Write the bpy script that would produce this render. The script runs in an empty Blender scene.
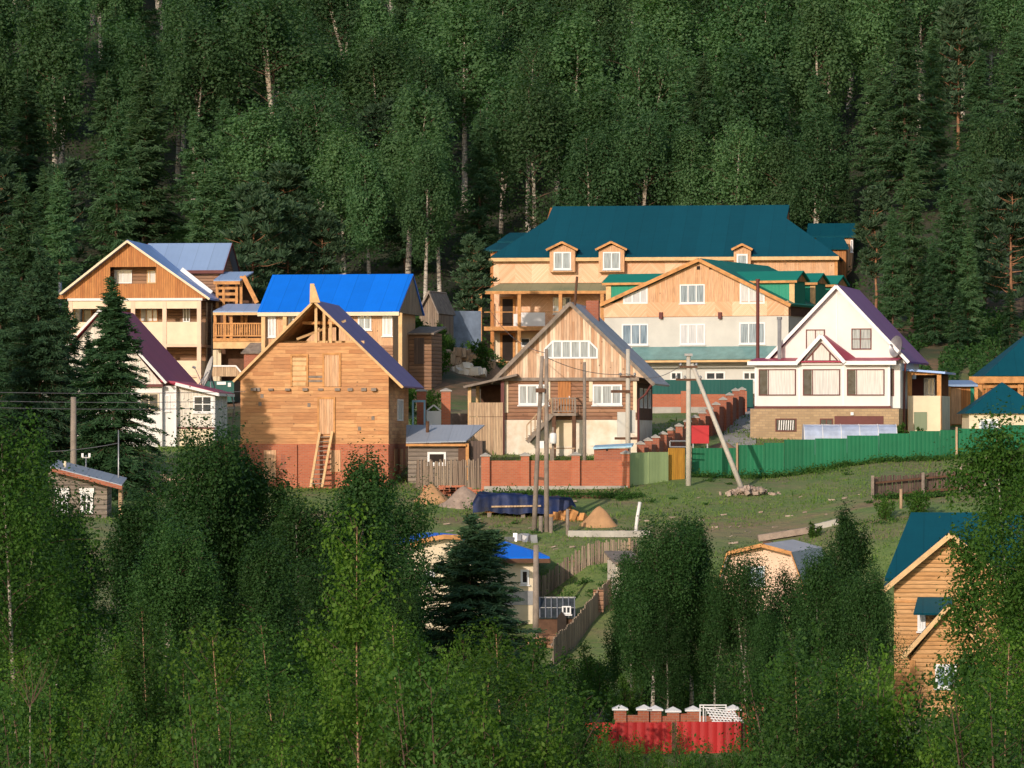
import bpy, bmesh, math, random
import numpy as np
from mathutils import Vector, Matrix, noise as mnoise

random.seed(7)
SC = bpy.context.scene
COL = SC.collection
FX = 1024 * 150 / 36.0          # focal length in picture pixels
HY = 430                        # picture row of the horizon
R = math.radians

def at(px, py, D):
    """the world point seen at a picture position at depth D"""
    return Vector(((px - 512) * D / FX, D, (HY - py) * D / FX))

# ------------------------------------------------------------------ terrain
ROWS = [-60, 40, 60, 100, 150, 172, 185, 195, 199, 203, 215, 222, 235, 250, 270, 290, 320, 340, 400, 500, 600, 800, 1200]
CU = [-250, 100, 300, 430, 530, 600, 760, 900, 1050, 1300]
ZT = {
 -60: [-9]*10, 40: [-9]*10, 60: [-8.6]*10, 100: [-9.8]*10, 150: [-9.5, -9.5, -10.8, -11.2, -11.4, -11.4, -11.4, -11.4, -11.2, -11],
 172: [-6.5, -6.5, -8.5, -10.5, -11, -11, -11, -11.5, -11.3, -10.5],
 185: [-4.3, -4.3, -6.4, -9.2, -9.9, -9.2, -9.0, -9.4, -9.2, -9],
 195: [-3.7, -3.7, -5.2, -7.8, -8.6, -6.6, -6.4, -5.2, -5, -5], 199: [-3.5, -3.5, -4.8, -6.2, -6.6, -5.7, -5.6, -4.4, -4.1, -4],
 203: [-3.3, -3.3, -4.4, -4.9, -5.15, -5.2, -5.0, -3.7, -3.3, -3.2],
 215: [-2.8, -2.8, -3.2, -3.1, -2.95, -2.95, -2.9, -2.4, -2.0, -1.9],
 222: [-2.4, -2.4, -2.9, -2.6, -2.3, -2.3, -2.35, -1.6, -1.25, -1.1],
 235: [-1.6, -1.6, -2.0, -1.0, -.9, -0.9, -0.9, -0.85, -.5, -.3],
 250: [-0.9, -0.9, -.8, .1, .1, 0.0, 0, 0.2, .5, .6],
 270: [0.6, 0.6, 0.9, 1.6, 1.5, 1.2, 1.5, 3.6, 3.9, 3.6],
 290: [1.9, 1.9, 2.2, 4.9, 3.2, 2.2, 2.4, 7, 7.5, 7],
 320: [5.5, 5.0, 5.2, 8.2, 4.0, 4.0, 3.6, 13, 14, 14],
 340: [11, 10.5, 10, 11, 9, 9, 10, 18, 20, 19],
 400: [31, 30.5, 30, 30, 29, 29, 31, 36, 39, 38],
 500: [62]*6 + [63, 66, 67, 66], 600: [88]*10, 800: [120]*10, 1200: [150]*10}
ZG = np.array([ZT[r] for r in ROWS], float)
def ground_z(x, y):
    u = 512 + x * FX / max(y, 40.0)
    i = int(np.clip(np.searchsorted(ROWS, y) - 1, 0, len(ROWS) - 2)); j = int(np.clip(np.searchsorted(CU, u) - 1, 0, len(CU) - 2))
    a = min(max((y - ROWS[i]) / (ROWS[i+1] - ROWS[i]), 0), 1); b = min(max((u - CU[j]) / (CU[j+1] - CU[j]), 0), 1)
    b = b * b * (3 - 2 * b)
    z = (ZG[i, j] * (1-b) + ZG[i, j+1] * b) * (1-a) + (ZG[i+1, j] * (1-b) + ZG[i+1, j+1] * b) * a
    z += 0.16 * mnoise.noise(Vector((x * .13, y * .13, 0))) + 0.05 * mnoise.noise(Vector((x * .6, y * .6, 3)))
    return z

# ------------------------------------------------------------------ nodes
class NT:
    def __init__(s, name):
        s.m = bpy.data.materials.new(name); s.m.use_nodes = True
        s.t = s.m.node_tree; s.t.nodes.clear()
        s.out = s.n('ShaderNodeOutputMaterial')
    def n(s, typ, ins=None, **kw):
        d = s.t.nodes.new(typ)
        for k, v in kw.items(): setattr(d, k, v)
        for k, v in (ins or {}).items():
            if isinstance(v, bpy.types.NodeSocket): s.t.links.new(v, d.inputs[k])
            elif isinstance(v, (tuple, list)) and len(v) == 3 and d.inputs[k].type == 'RGBA': d.inputs[k].default_value = (*v, 1)
            else: d.inputs[k].default_value = v
        return d
    def ma(s, op, a, b=0.0, c=None):
        ins = {0: a, 1: b}
        if c is not None: ins[2] = c
        return s.n('ShaderNodeMath', ins, operation=op).outputs[0]
    def mix(s, f, a, b, blend='MIX'):
        d = s.n('ShaderNodeMix', data_type='RGBA', blend_type=blend)
        for k, v in ((0, f), (6, a), (7, b)):
            if isinstance(v, bpy.types.NodeSocket): s.t.links.new(v, d.inputs[k])
            else: d.inputs[k].default_value = (*v, 1) if isinstance(v, (tuple, list)) else v
        return d.outputs[2]
    def ramp(s, f, lo, hi):
        d = s.n('ShaderNodeMapRange', {0: f, 1: lo, 2: hi}); d.clamp = True
        return d.outputs[0]
    def obj(s): return s.n('ShaderNodeTexCoord').outputs['Object']
    def noise(s, vec, scale, detail=3, rough=.55, scl=None):
        if scl is not None: vec = s.n('ShaderNodeMapping', {0: vec, 3: scl}).outputs[0]
        return s.n('ShaderNodeTexNoise', {'Vector': vec, 'Scale': scale, 'Detail': detail, 'Roughness': rough}).outputs[0]
    def finish(s, col, rough=.8, bump=None, bstr=.5, bdist=.05, **extra):
        p = s.n('ShaderNodeBsdfPrincipled')
        ins = {'Base Color': col, 'Roughness': rough}; ins.update(extra)
        for k, v in ins.items():
            if isinstance(v, bpy.types.NodeSocket): s.t.links.new(v, p.inputs[k])
            else: p.inputs[k].default_value = (*v, 1) if isinstance(v, (tuple, list)) else v
        if bump is not None:
            b = s.n('ShaderNodeBump', {'Height': bump, 'Strength': bstr, 'Distance': bdist})
            s.t.links.new(b.outputs[0], p.inputs['Normal'])
        s.t.links.new(p.outputs[0], s.out.inputs[0])
        return s.m

def boards(name, axis, pitch, c1, c2, gap=.07, gapv=.35, seg=3.0, rough=.75, weather=None, wcol=(.2, .15, .11), logs=False):
    s = NT(name); o = s.obj(); x = s.n('ShaderNodeSeparateXYZ', {0: o})
    xy = s.ma('ADD', x.outputs[0], x.outputs[1]); z = x.outputs[2]
    t, al = (z, xy) if axis == 'h' else (xy, z)
    t = s.ma('DIVIDE', t, pitch); idn = s.ma('FLOOR', t); fr = s.ma('FRACT', t)
    r1 = s.n('ShaderNodeTexWhiteNoise', {'W': idn}, noise_dimensions='1D').outputs[0]
    sg = s.ma('FLOOR', s.ma('ADD', s.ma('DIVIDE', al, seg), s.ma('MULTIPLY', r1, 7.3)))
    v = s.n('ShaderNodeCombineXYZ', {0: idn, 1: sg, 2: 0.0})
    r2 = s.n('ShaderNodeTexWhiteNoise', {'Vector': v.outputs[0]}, noise_dimensions='3D').outputs[0]
    col = s.mix(r2, c1, c2)
    scl = (1.2, 1.2, 14) if axis == 'h' else (9, 9, .9)
    g = s.noise(o, 1.6, 4, .6, scl)
    col = s.mix(1.0, col, s.mix(s.ramp(g, .25, .75), (.58, .56, .54), (1.12, 1.1, 1.08)), 'MULTIPLY')
    kn = s.n('ShaderNodeTexVoronoi', {'Vector': o, 'Scale': 1.5, 'Randomness': 1.0}).outputs[0]; col = s.mix(s.ma('MULTIPLY', s.ma('LESS_THAN', kn, .075), .65), col, (.1, .055, .03))
    if weather is not None:
        w = s.noise(o, .5, 4, .6)
        col = s.mix(s.ma('MULTIPLY', s.ramp(w, .42, .72), weather), col, wcol)
    gp = s.ma('LESS_THAN', fr, gap)
    col = s.mix(s.ma('MULTIPLY', gp, 1 - gapv), col, (.02, .014, .01))
    h = s.ma('MULTIPLY', fr, s.ma('SUBTRACT', 1.0, fr))
    h = s.ma('POWER', s.ma('MULTIPLY', h, 4.0), .5) if logs else s.ma('SUBTRACT', 1.0, gp)
    return s.finish(col, rough, h, .6, .06 if logs else .02)

def chevron(name, c1, c2, panel=1.25, pitch=.1):
    s = NT(name); x = s.n('ShaderNodeSeparateXYZ', {0: s.obj()})
    xy = s.ma('ADD', x.outputs[0], x.outputs[1]); z = x.outputs[2]
    pid = s.ma('FLOOR', s.ma('DIVIDE', xy, panel))
    sgn = s.ma('SUBTRACT', s.ma('MULTIPLY', s.ma('MODULO', s.ma('ABSOLUTE', pid), 2.0), 2.0), 1.0)
    t = s.ma('DIVIDE', s.ma('ADD', s.ma('MULTIPLY', xy, sgn), z), pitch * 1.4)
    idn = s.ma('FLOOR', t); fr = s.ma('FRACT', t)
    v = s.n('ShaderNodeCombineXYZ', {0: idn, 1: pid, 2: 0.0})
    r = s.n('ShaderNodeTexWhiteNoise', {'Vector': v.outputs[0]}, noise_dimensions='3D').outputs[0]
    rp = s.n('ShaderNodeTexWhiteNoise', {'W': pid}, noise_dimensions='1D').outputs[0]
    col = s.mix(s.ma('ADD', s.ma('MULTIPLY', r, .4), s.ma('MULTIPLY', rp, .6)), c1, c2)
    gp = s.ma('LESS_THAN', fr, .08)
    col = s.mix(s.ma('MULTIPLY', gp, .5), col, (.1, .04, .015))
    return s.finish(col, .6)

def metal(name, col, axis='x', pitch=.22, tile=None, rough=.42, var=.12, spec=.25, rust=0, bs=.15):
    s = NT(name); o = s.obj(); x = s.n('ShaderNodeSeparateXYZ', {0: o})
    c = {'x': x.outputs[0], 'y': x.outputs[1], 'xy': s.ma('ADD', x.outputs[0], x.outputs[1])}[axis]
    h = s.ma('ABSOLUTE', s.ma('SINE', s.ma('MULTIPLY', c, math.pi / pitch)))
    if tile:
        h2 = s.ma('FRACT', s.ma('DIVIDE', x.outputs[2], tile)); h = s.ma('ADD', s.ma('MULTIPLY', h, .5), h2)
    v = s.noise(o, .9, 5, .65); sheet = s.n('ShaderNodeTexWhiteNoise', {'W': s.ma('FLOOR', s.ma('DIVIDE', c, 1.1))}, noise_dimensions='1D').outputs[0]
    f = s.ma('ADD', s.ma('MULTIPLY', v, 2 * var), s.ma('MULTIPLY', sheet, var)); f = s.ma('ADD', f, 1 - 1.9 * var); f = s.ma('ADD', f, s.ma('MULTIPLY', s.noise(o, 1.4, 4, .6, (3, 3, .5) if axis == 'xy' else ((5, .5, .5) if axis == 'x' else (.5, 5, .5))), .8 * var)); f = s.ma('SUBTRACT', f, s.ma('MULTIPLY', s.ma('LESS_THAN', s.ma('FRACT', s.ma('DIVIDE', c, 1.1)), .035), .22))
    cc = s.n('ShaderNodeVectorMath', {0: (*col,), 'Scale': f}, operation='SCALE').outputs[0]
    if rust: cc = s.mix(s.ma('MULTIPLY', s.ramp(s.noise(o, 1.7, 5, .7), .5, .75), rust), cc, (.16, .07, .03))
    return s.finish(cc, rough, h, bs, .03, **{'Specular IOR Level': spec})

def plain(name, col, rough=.8, var=.12, scale=2.0, col2=None, bump=0.0, spec=.3, **ex):
    s = NT(name); o = s.obj(); v = s.noise(o, scale, 5, .62)
    c2 = col2 or tuple(c * (1 - 2 * var) for c in col)
    c1 = tuple(min(1, c * (1 + var)) for c in col) if col2 is None else col
    cc = s.mix(s.ramp(v, .3, .7), c2, c1)
    return s.finish(cc, rough, v if bump else None, bump, .08, **{'Specular IOR Level': spec, **ex})

def brick(name, c1, c2, mortar, w=.26, h=.085, ms=.012, wcol=None, wamt=.35):
    s = NT(name); o = s.obj(); x = s.n('ShaderNodeSeparateXYZ', {0: o})
    v = s.n('ShaderNodeCombineXYZ', {0: s.ma('ADD', x.outputs[0], x.outputs[1]), 1: x.outputs[2], 2: 0.0})
    b = s.n('ShaderNodeTexBrick', {'Vector': v.outputs[0], 'Color1': c1, 'Color2': c2, 'Mortar': mortar, 'Scale': 1.0, 'Mortar Size': ms, 'Brick Width': w, 'Row Height': h, 'Bias': 0.0})
    n = s.noise(o, .8, 5, .65)
    col = s.mix(s.ma('MULTIPLY', s.ramp(n, .4, .75), wamt), b.outputs[0], wcol or tuple(k * .5 for k in c1))
    return s.finish(col, .85, b.outputs[1], -.4, .02)

def glassy(name, col, rough=.06, streak=None):
    s = NT(name); o = s.obj()
    c = col
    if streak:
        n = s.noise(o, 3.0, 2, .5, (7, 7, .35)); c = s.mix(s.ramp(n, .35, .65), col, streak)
    return s.finish(c, rough, None, **{'Specular IOR Level': .45})

def leaf(name, c1, c2, trans=.35, rough=.55, hue=.25, vary=.5):
    s = NT(name)
    g = s.n('ShaderNodeNewGeometry'); oi = s.n('ShaderNodeObjectInfo')
    f = s.ma('ADD', s.ma('MULTIPLY', g.outputs['Random Per Island'], 1 - hue), s.ma('MULTIPLY', oi.outputs['Random'], hue))
    col = s.mix(f, c1, c2)
    br = s.ma('ADD', s.ma('MULTIPLY', s.ma('FRACT', s.ma('MULTIPLY', oi.outputs['Random'], 7.31)), vary), 1 - vary / 2)
    col = s.n('ShaderNodeVectorMath', {0: col, 'Scale': br}, operation='SCALE').outputs[0]
    p = s.n('ShaderNodeBsdfPrincipled', {'Base Color': col, 'Roughness': rough, 'Specular IOR Level': .15})
    tc = s.n('ShaderNodeVectorMath', {0: col, 1: (1.1, 1.45, .4)}, operation='MULTIPLY').outputs[0]
    t = s.n('ShaderNodeBsdfTranslucent', {'Color': tc})
    mx = s.n('ShaderNodeMixShader', {0: trans, 1: p.outputs[0], 2: t.outputs[0]})
    s.t.links.new(mx.outputs[0], s.out.inputs[0]); return s.m

def birch_bark():
    s = NT('birch_bark'); o = s.obj()
    n = s.noise(o, 2.2, 4, .6, (1, 1, 5)); col = s.mix(s.ramp(n, .5, .62), (.5, .45, .38), (.06, .05, .045))
    n2 = s.noise(o, .6, 2); col = s.mix(s.ma('MULTIPLY', s.ramp(n2, .4, .7), .6), col, (.28, .2, .13))
    return s.finish(col, .8)

M = {}
def mats():
    M['pine_v'] = boards('pine_boards_upright', 'v', .16, (.56, .24, .07), (.44, .165, .045), seg=6, gap=.1)
    M['pine_h'] = boards('pine_boards_level', 'h', .15, (.62, .31, .11), (.5, .23, .075), seg=4, gap=.12)
    M['pine_pale'] = boards('pale_pine_boards', 'v', .14, (.74, .45, .26), (.66, .37, .19), seg=5, gap=.07, gapv=.6)
    M['timber'] = boards('squared_timber', 'h', .19, (.78, .42, .18), (.52, .225, .085), gap=.07, gapv=.55, seg=1.1, weather=.65, wcol=(.44, .22, .1))
    M['log_brown'] = boards('brown_logs', 'h', .24, (.35, .19, .1), (.23, .115, .06), gap=.14, seg=4, logs=True, weather=.4)
    M['log_red'] = boards('reddish_logs', 'h', .2, (.43, .22, .12), (.24, .11, .06), gap=.14, seg=3, logs=True, weather=.5, wcol=(.33, .22, .14))
    M['log_pale'] = boards('pale_log_siding', 'h', .17, (.68, .39, .17), (.58, .3, .11), gap=.12, seg=5, logs=True)
    M['log_grey'] = boards('grey_logs', 'h', .22, (.3, .25, .2), (.19, .155, .13), gap=.14, seg=4, logs=True)
    M['plank_gable'] = boards('streaked_upright_planks', 'v', .15, (.9, .72, .54), (.48, .26, .14), gap=.08, gapv=.5, seg=9, weather=.3, wcol=(.55, .3, .16))
    M['plank_grey'] = boards('grey_upright_planks', 'v', .17, (.4, .31, .22), (.2, .14, .1), gap=.13, seg=9, weather=.5)
    M['plank_pale'] = boards('pale_upright_planks', 'v', .15, (.6, .43, .27), (.45, .3, .18), gap=.1, seg=9)
    M['plank_dark'] = boards('dark_upright_planks', 'v', .16, (.17, .115, .085), (.09, .06, .05), gap=.12, seg=9)
    M['beam'] = plain('sawn_beam_wood', (.58, .28, .1), .75, .18, 3)
    M['beam_pale'] = plain('pale_sawn_wood', (.7, .45, .22), .75, .12, 3)
    M['grey_wood'] = plain('weathered_grey_wood', (.26, .21, .17), .85, .2, 3)
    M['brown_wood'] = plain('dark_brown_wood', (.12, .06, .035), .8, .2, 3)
    M['fibre'] = plain('pressed_chip_board', (.62, .37, .14), .8, .1, 9)
    M['chev'] = chevron('herringbone_cladding', (.62, .31, .15), (.86, .57, .37))
    M['cream'] = plain('cream_render', (.74, .62, .44), .8, .06, 1.2)
    M['cream2'] = plain('pinkish_cream_render', (.78, .55, .4), .8, .06, 1.2)
    M['white'] = plain('white_siding', (.73, .7, .67), .6, .04, 1.2)
    M['white_v'] = boards('white_upright_siding', 'v', .25, (.75, .71, .63), (.71, .66, .58), gap=.06, gapv=.75, seg=9)
    M['whitewash'] = plain('stained_whitewash', (.8, .74, .64), .85, .05, 1.3, col2=(.62, .5, .36))
    M['grey_wall'] = plain('pale_grey_render', (.56, .55, .5), .8, .06, .7)
    M['pvc'] = plain('white_window_plastic', (.76, .75, .74), .4, .03, 2)
    M['trim_brown'] = plain('dark_red_trim', (.13, .035, .03), .6, .1, 2)
    M['glass'] = plain('window_glass', (.05, .06, .065), .12, .3, 3, spec=.25)
    M['sheet_blue'] = plain('shade_toned_blue_grey_sheet', (.2, .25, .33), .6, .2, 1.2)  # cool blue-grey of a sheet in shade, put into its base colour
    M['glass_blue'] = glassy('painted_sky_glass', (.3, .38, .44), streak=(.12, .17, .21))  # pale blue reflection of the sky painted into the pane colour
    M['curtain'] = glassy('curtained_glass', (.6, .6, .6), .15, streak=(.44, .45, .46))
    M['dark'] = plain('dark_interior', (.03, .022, .018), .9, .2, 2)  # near-black colour stands for the unlit space inside openings
    M['steel_blue'] = metal('pale_blue_roof_sheet', (.3, .45, .78), 'y', .35, var=.08)
    M['steel_blue_x'] = metal('pale_blue_roof_sheet_level', (.27, .38, .58), 'x', .35, var=.08)
    M['blue_x'] = metal('bright_blue_roof_sheet', (.004, .17, .78), 'x', .3, var=.12, rough=.5)
    M['teal_x'] = metal('dark_teal_roof_sheet', (.003, .07, .1), 'x', .25, tile=.3, var=.14, rough=.5)
    M['teal_y'] = metal('dark_teal_roof_tiles', (.003, .06, .095), 'x', .28, tile=.35, var=.1, rough=.5)
    M['purple_y'] = metal('purple_roof_sheet', (.24, .15, .34), 'y', .3, tile=.3, var=.1, rough=.5)
    M['violet_y'] = metal('violet_roof_sheet', (.3, .085, .22), 'y', .3, tile=.3, var=.1, rough=.5)
    M['maroon_y'] = metal('maroon_roof_sheet', (.42, .055, .1), 'y', .3, tile=.3, var=.08, rough=.5)
    M['green_y'] = metal('green_roof_sheet', (.01, .2, .15), 'y', .3, var=.1, rough=.5)
    M['green_x'] = metal('green_wall_sheet', (.015, .24, .15), 'xy', .25, var=.1, rough=.5)
    M['grey_roof_y'] = metal('grey_roof_sheet', (.52, .48, .48), 'y', .3, var=.1, rough=.5)
    M['grey_roof_x'] = metal('grey_corrugated_sheet', (.38, .41, .46), 'x', .2, var=.12, rough=.5)
    M['canopy_green'] = metal('sage_green_canopy_sheet', (.17, .22, .13), 'x', .3, var=.1, rough=.4)
    M['canopy_glass'] = plain('blue_green_plastic_canopy', (.16, .3, .29), .25, .12, 1.5)
    M['fence_green'] = metal('green_fence_sheet', (.012, .14, .062), 'xy', .24, var=.22, rough=.55, bs=.3)
    M['fence_dark'] = metal('dark_green_fence_sheet', (.012, .09, .075), 'xy', .24, var=.1, rough=.55)
    M['fence_lime'] = metal('pale_green_gate_sheet', (.33, .42, .2), 'xy', .3, var=.2, rough=.35)
    M['fence_red'] = metal('red_fence_sheet', (.38, .02, .02), 'xy', .3, var=.3, rough=.5, bs=1.0)
    M['red'] = plain('red_painted_steel', (.48, .025, .03), .5, .08, 2)
    M['brick'] = brick('red_brick', (.5, .145, .062), (.42, .105, .045), (.38, .2, .13))
    M['brick_dark'] = brick('weathered_red_brick', (.4, .11, .05), (.29, .075, .038), (.3, .17, .12), wamt=.5)
    M['stone'] = brick('yellowish_stone_cladding', (.46, .32, .18), (.34, .23, .13), (.3, .22, .14), .34, .14, .015, wamt=.3)
    M['concrete'] = plain('grey_concrete', (.42, .39, .34), .85, .12, 1.6, bump=.3)
    M['pole_conc'] = plain('pale_concrete_pole', (.5, .46, .39), .8, .1, 1.6)
    M['pole_wood'] = plain('grey_brown_pole_wood', (.27, .22, .18), .85, .2, 2.2)
    M['steel'] = plain('dull_steel', (.35, .35, .36), .4, .1, 2, Metallic=.6)
    M['black'] = plain('black_rubber', (.02, .02, .022), .6, .1, 2)
    M['sand'] = plain('orange_sand', (.46, .26, .13), .95, .12, 1.5, bump=.6)
    M['sand_grey'] = plain('grey_brown_gravel_heap', (.33, .25, .2), .95, .15, 3, bump=.8)
    M['soil'] = plain('brown_soil', (.26, .16, .1), .95, .2, 1.2, bump=.8)
    M['tarp'] = plain('dark_blue_tarpaulin', (.008, .02, .08), .6, .4, 1.6, bump=.5, spec=.3)
    M['film'] = plain('pale_blue_plastic_film', (.4, .46, .6), .3, .12, 2.5, spec=.6)
    M['sky_blue'] = plain('light_blue_paint', (.33, .56, .72), .6, .08, 2)
    M['ochre'] = boards('ochre_board_gate', 'v', .17, (.66, .33, .04), (.58, .27, .03), seg=9)
    M['rubble'] = plain('pale_rubble', (.44, .36, .3), .9, .3, 4, col2=(.25, .17, .13))
    M['leaf_birch'] = leaf('birch_leaves', (.026, .076, .012), (.065, .135, .02))
    M['leaf_fresh'] = leaf('fresh_birch_leaves', (.045, .112, .014), (.115, .2, .028), .42, vary=.7)
    M['leaf_dark'] = leaf('dull_green_leaves', (.026, .075, .014), (.06, .125, .024), .35, vary=.6)
    M['needle_soft'] = leaf('soft_spruce_needles', (.028, .068, .034), (.055, .11, .05), .2)
    M['leaf_mid'] = leaf('birch_leaves_painted_shade', (.021, .064, .017), (.05, .108, .028))  # darker copy of the birch green, with shade put into the colour
    M['leaf_far'] = leaf('haze_tinted_birch_leaves', (.058, .132, .056), (.108, .188, .078), .45, hue=.5, vary=.7)  # bluish tint painted in to stand for haze over the far wood
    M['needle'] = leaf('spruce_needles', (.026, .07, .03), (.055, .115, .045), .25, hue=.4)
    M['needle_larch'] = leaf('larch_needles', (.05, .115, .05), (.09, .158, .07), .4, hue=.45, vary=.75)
    M['needle_pine'] = leaf('pine_needles', (.04, .082, .045), (.075, .125, .065), .3, hue=.4)
    M['grass'] = leaf('grass_blades', (.085, .17, .03), (.17, .23, .06), .4)
    M['bark_birch'] = birch_bark()
    M['bark'] = plain('brown_bark', (.12, .075, .05), .9, .25, 3)
    M['bark_pine'] = plain('orange_pine_bark', (.28, .14, .075), .9, .25, 2)
    M['bark_young'] = plain('pinkish_young_birch_bark', (.42, .25, .15), .8, .2, 3)
    M['wire'] = plain('dark_wire', (.1, .1, .11), .5, .1, 1)
    s = NT('ground_cover'); o = s.obj()
    n1 = s.noise(o, .16, 6, .65); n2 = s.noise(o, 1.3, 5, .7); n3 = s.noise(o, .05, 3, .5); n4 = s.noise(o, .3, 6, .7, (1, 2.2, 1))
    c = s.mix(s.ramp(n2, .3, .7), (.1, .18, .036), (.18, .23, .06))
    c = s.mix(s.ramp(n1, .45, .62), c, (.2, .185, .08))
    c = s.mix(s.ma('MULTIPLY', s.ramp(n4, .55, .66), .7), c, (.27, .17, .1))
    x = s.n('ShaderNodeSeparateXYZ', {0: o})
    bd = s.ma('ABSOLUTE', s.ma('SUBTRACT', s.ma('ADD', x.outputs[1], s.ma('MULTIPLY', n1, 7.0)), 209.5)); bm_ = s.ma('MULTIPLY', s.ramp(bd, 2.6, .6), s.ramp(n4, .38, .55)); c = s.mix(s.ma('MULTIPLY', bm_, .6), c, (.27, .165, .1))
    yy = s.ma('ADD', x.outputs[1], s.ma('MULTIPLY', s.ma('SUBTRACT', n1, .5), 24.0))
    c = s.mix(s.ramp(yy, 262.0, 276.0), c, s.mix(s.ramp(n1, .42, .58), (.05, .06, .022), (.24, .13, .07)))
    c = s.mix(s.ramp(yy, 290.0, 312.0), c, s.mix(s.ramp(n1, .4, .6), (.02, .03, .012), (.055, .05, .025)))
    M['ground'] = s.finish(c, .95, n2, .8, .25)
mats()

# ------------------------------------------------------------------ mesh builder
class MB:
    def __init__(s): s.v = []; s.f = []
    def add(s, vs, fs):
        b = len(s.v); s.v += [tuple(v) for v in vs]; s.f += [tuple(b + i for i in f) for f in fs]; return s
    def hexa(s, p): return s.add(p, [(0, 3, 2, 1), (4, 5, 6, 7), (0, 1, 5, 4), (1, 2, 6, 5), (2, 3, 7, 6), (3, 0, 4, 7)])
    def box(s, x0, x1, y0, y1, z0, z1):
        return s.hexa([(x0, y0, z0), (x1, y0, z0), (x1, y1, z0), (x0, y1, z0), (x0, y0, z1), (x1, y0, z1), (x1, y1, z1), (x0, y1, z1)])
    def prism(s, poly, a0, a1, axis='y'):
        n = len(poly)
        g = (lambda p, a: (p[0], a, p[1])) if axis == 'y' else ((lambda p, a: (a, p[0], p[1])) if axis == 'x' else (lambda p, a: (p[0], p[1], a)))
        return s.add([g(p, a0) for p in poly] + [g(p, a1) for p in poly],
                     [tuple(range(n)), tuple(range(2*n-1, n-1, -1))] + [(i, (i+1) % n, n + (i+1) % n, n + i) for i in range(n)])
    def slab(s, pts, th):
        pts = [Vector(p) for p in pts]; nn = Vector((0, 0, 0))
        for i in range(1, len(pts) - 1): nn += (pts[i] - pts[0]).cross(pts[i+1] - pts[0])
        nn.normalize()
        if nn.z < 0: nn = -nn
        n = len(pts); lo = [p - nn * th for p in pts]
        return s.add(pts + lo, [tuple(range(n)), tuple(range(2*n-1, n-1, -1))] + [(i, (i+1) % n, n + (i+1) % n, n + i) for i in range(n)])
    def beam(s, p, q, w, h=None):
        h = h or w; p = Vector(p); q = Vector(q); d = (q - p).normalized()
        up = Vector((0, 0, 1)) if abs(d.z) < .9 else Vector((0, 1, 0))
        a = d.cross(up).normalized() * w / 2; b = a.cross(d).normalized() * h / 2
        return s.hexa([p - a - b, p + a - b, p + a + b, p - a + b, q - a - b, q + a - b, q + a + b, q - a + b])
    def tube(s, pts, rad, n=8):
        pts = [Vector(p) for p in pts]
        if not hasattr(rad, '__len__'): rad = [rad] * len(pts)
        b = len(s.v)
        for i, p in enumerate(pts):
            d = (pts[min(i+1, len(pts)-1)] - pts[max(i-1, 0)]).normalized()
            u = Vector((1, 0, 0)) if abs(d.x) < .8 else Vector((0, 1, 0))
            a = d.cross(u).normalized(); c = d.cross(a)
            for k in range(n):
                t = 2 * math.pi * k / n; s.v.append(tuple(p + (a * math.cos(t) + c * math.sin(t)) * rad[i]))
        for i in range(len(pts) - 1):
            for k in range(n):
                s.f.append((b + i*n + k, b + i*n + (k+1) % n, b + (i+1)*n + (k+1) % n, b + (i+1)*n + k))
        s.f.append(tuple(b + k for k in range(n))); e = b + (len(pts)-1)*n; s.f.append(tuple(e + n - 1 - k for k in range(n)))
        return s
    def lathe(s, prof, c=(0, 0, 0), n=16):
        b = len(s.v); c = Vector(c)
        for r, z in prof:
            for k in range(n):
                t = 2*math.pi*k/n; s.v.append((c.x + r*math.cos(t), c.y + r*math.sin(t), c.z + z))
        for i in range(len(prof)-1):
            for k in range(n): s.f.append((b+i*n+k, b+i*n+(k+1) % n, b+(i+1)*n+(k+1) % n, b+(i+1)*n+k))
        return s
    def mesh(s, name, mat, smooth=False, fix=True):
        me = bpy.data.meshes.new(name); me.from_pydata(s.v, [], s.f)
        if fix and s.f:
            bm = bmesh.new(); bm.from_mesh(me); bmesh.ops.recalc_face_normals(bm, faces=bm.faces); bm.to_mesh(me); bm.free()
        me.materials.append(mat if not isinstance(mat, str) else M[mat])
        if smooth: me.polygons.foreach_set('use_smooth', [True] * len(me.polygons))
        return me
    def build(s, name, mat, parent=None, smooth=False, label=None):
        o = bpy.data.objects.new(name, s.mesh(name, mat, smooth)); COL.objects.link(o)
        if parent is not None: o.parent = parent
        if label: o['label'] = label
        return o

def tag(o, label, cat, group=None, kind=None):
    if label: o['label'] = label
    if cat: o['category'] = cat
    if group: o['group'] = group
    if kind: o['kind'] = kind
    return o

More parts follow.
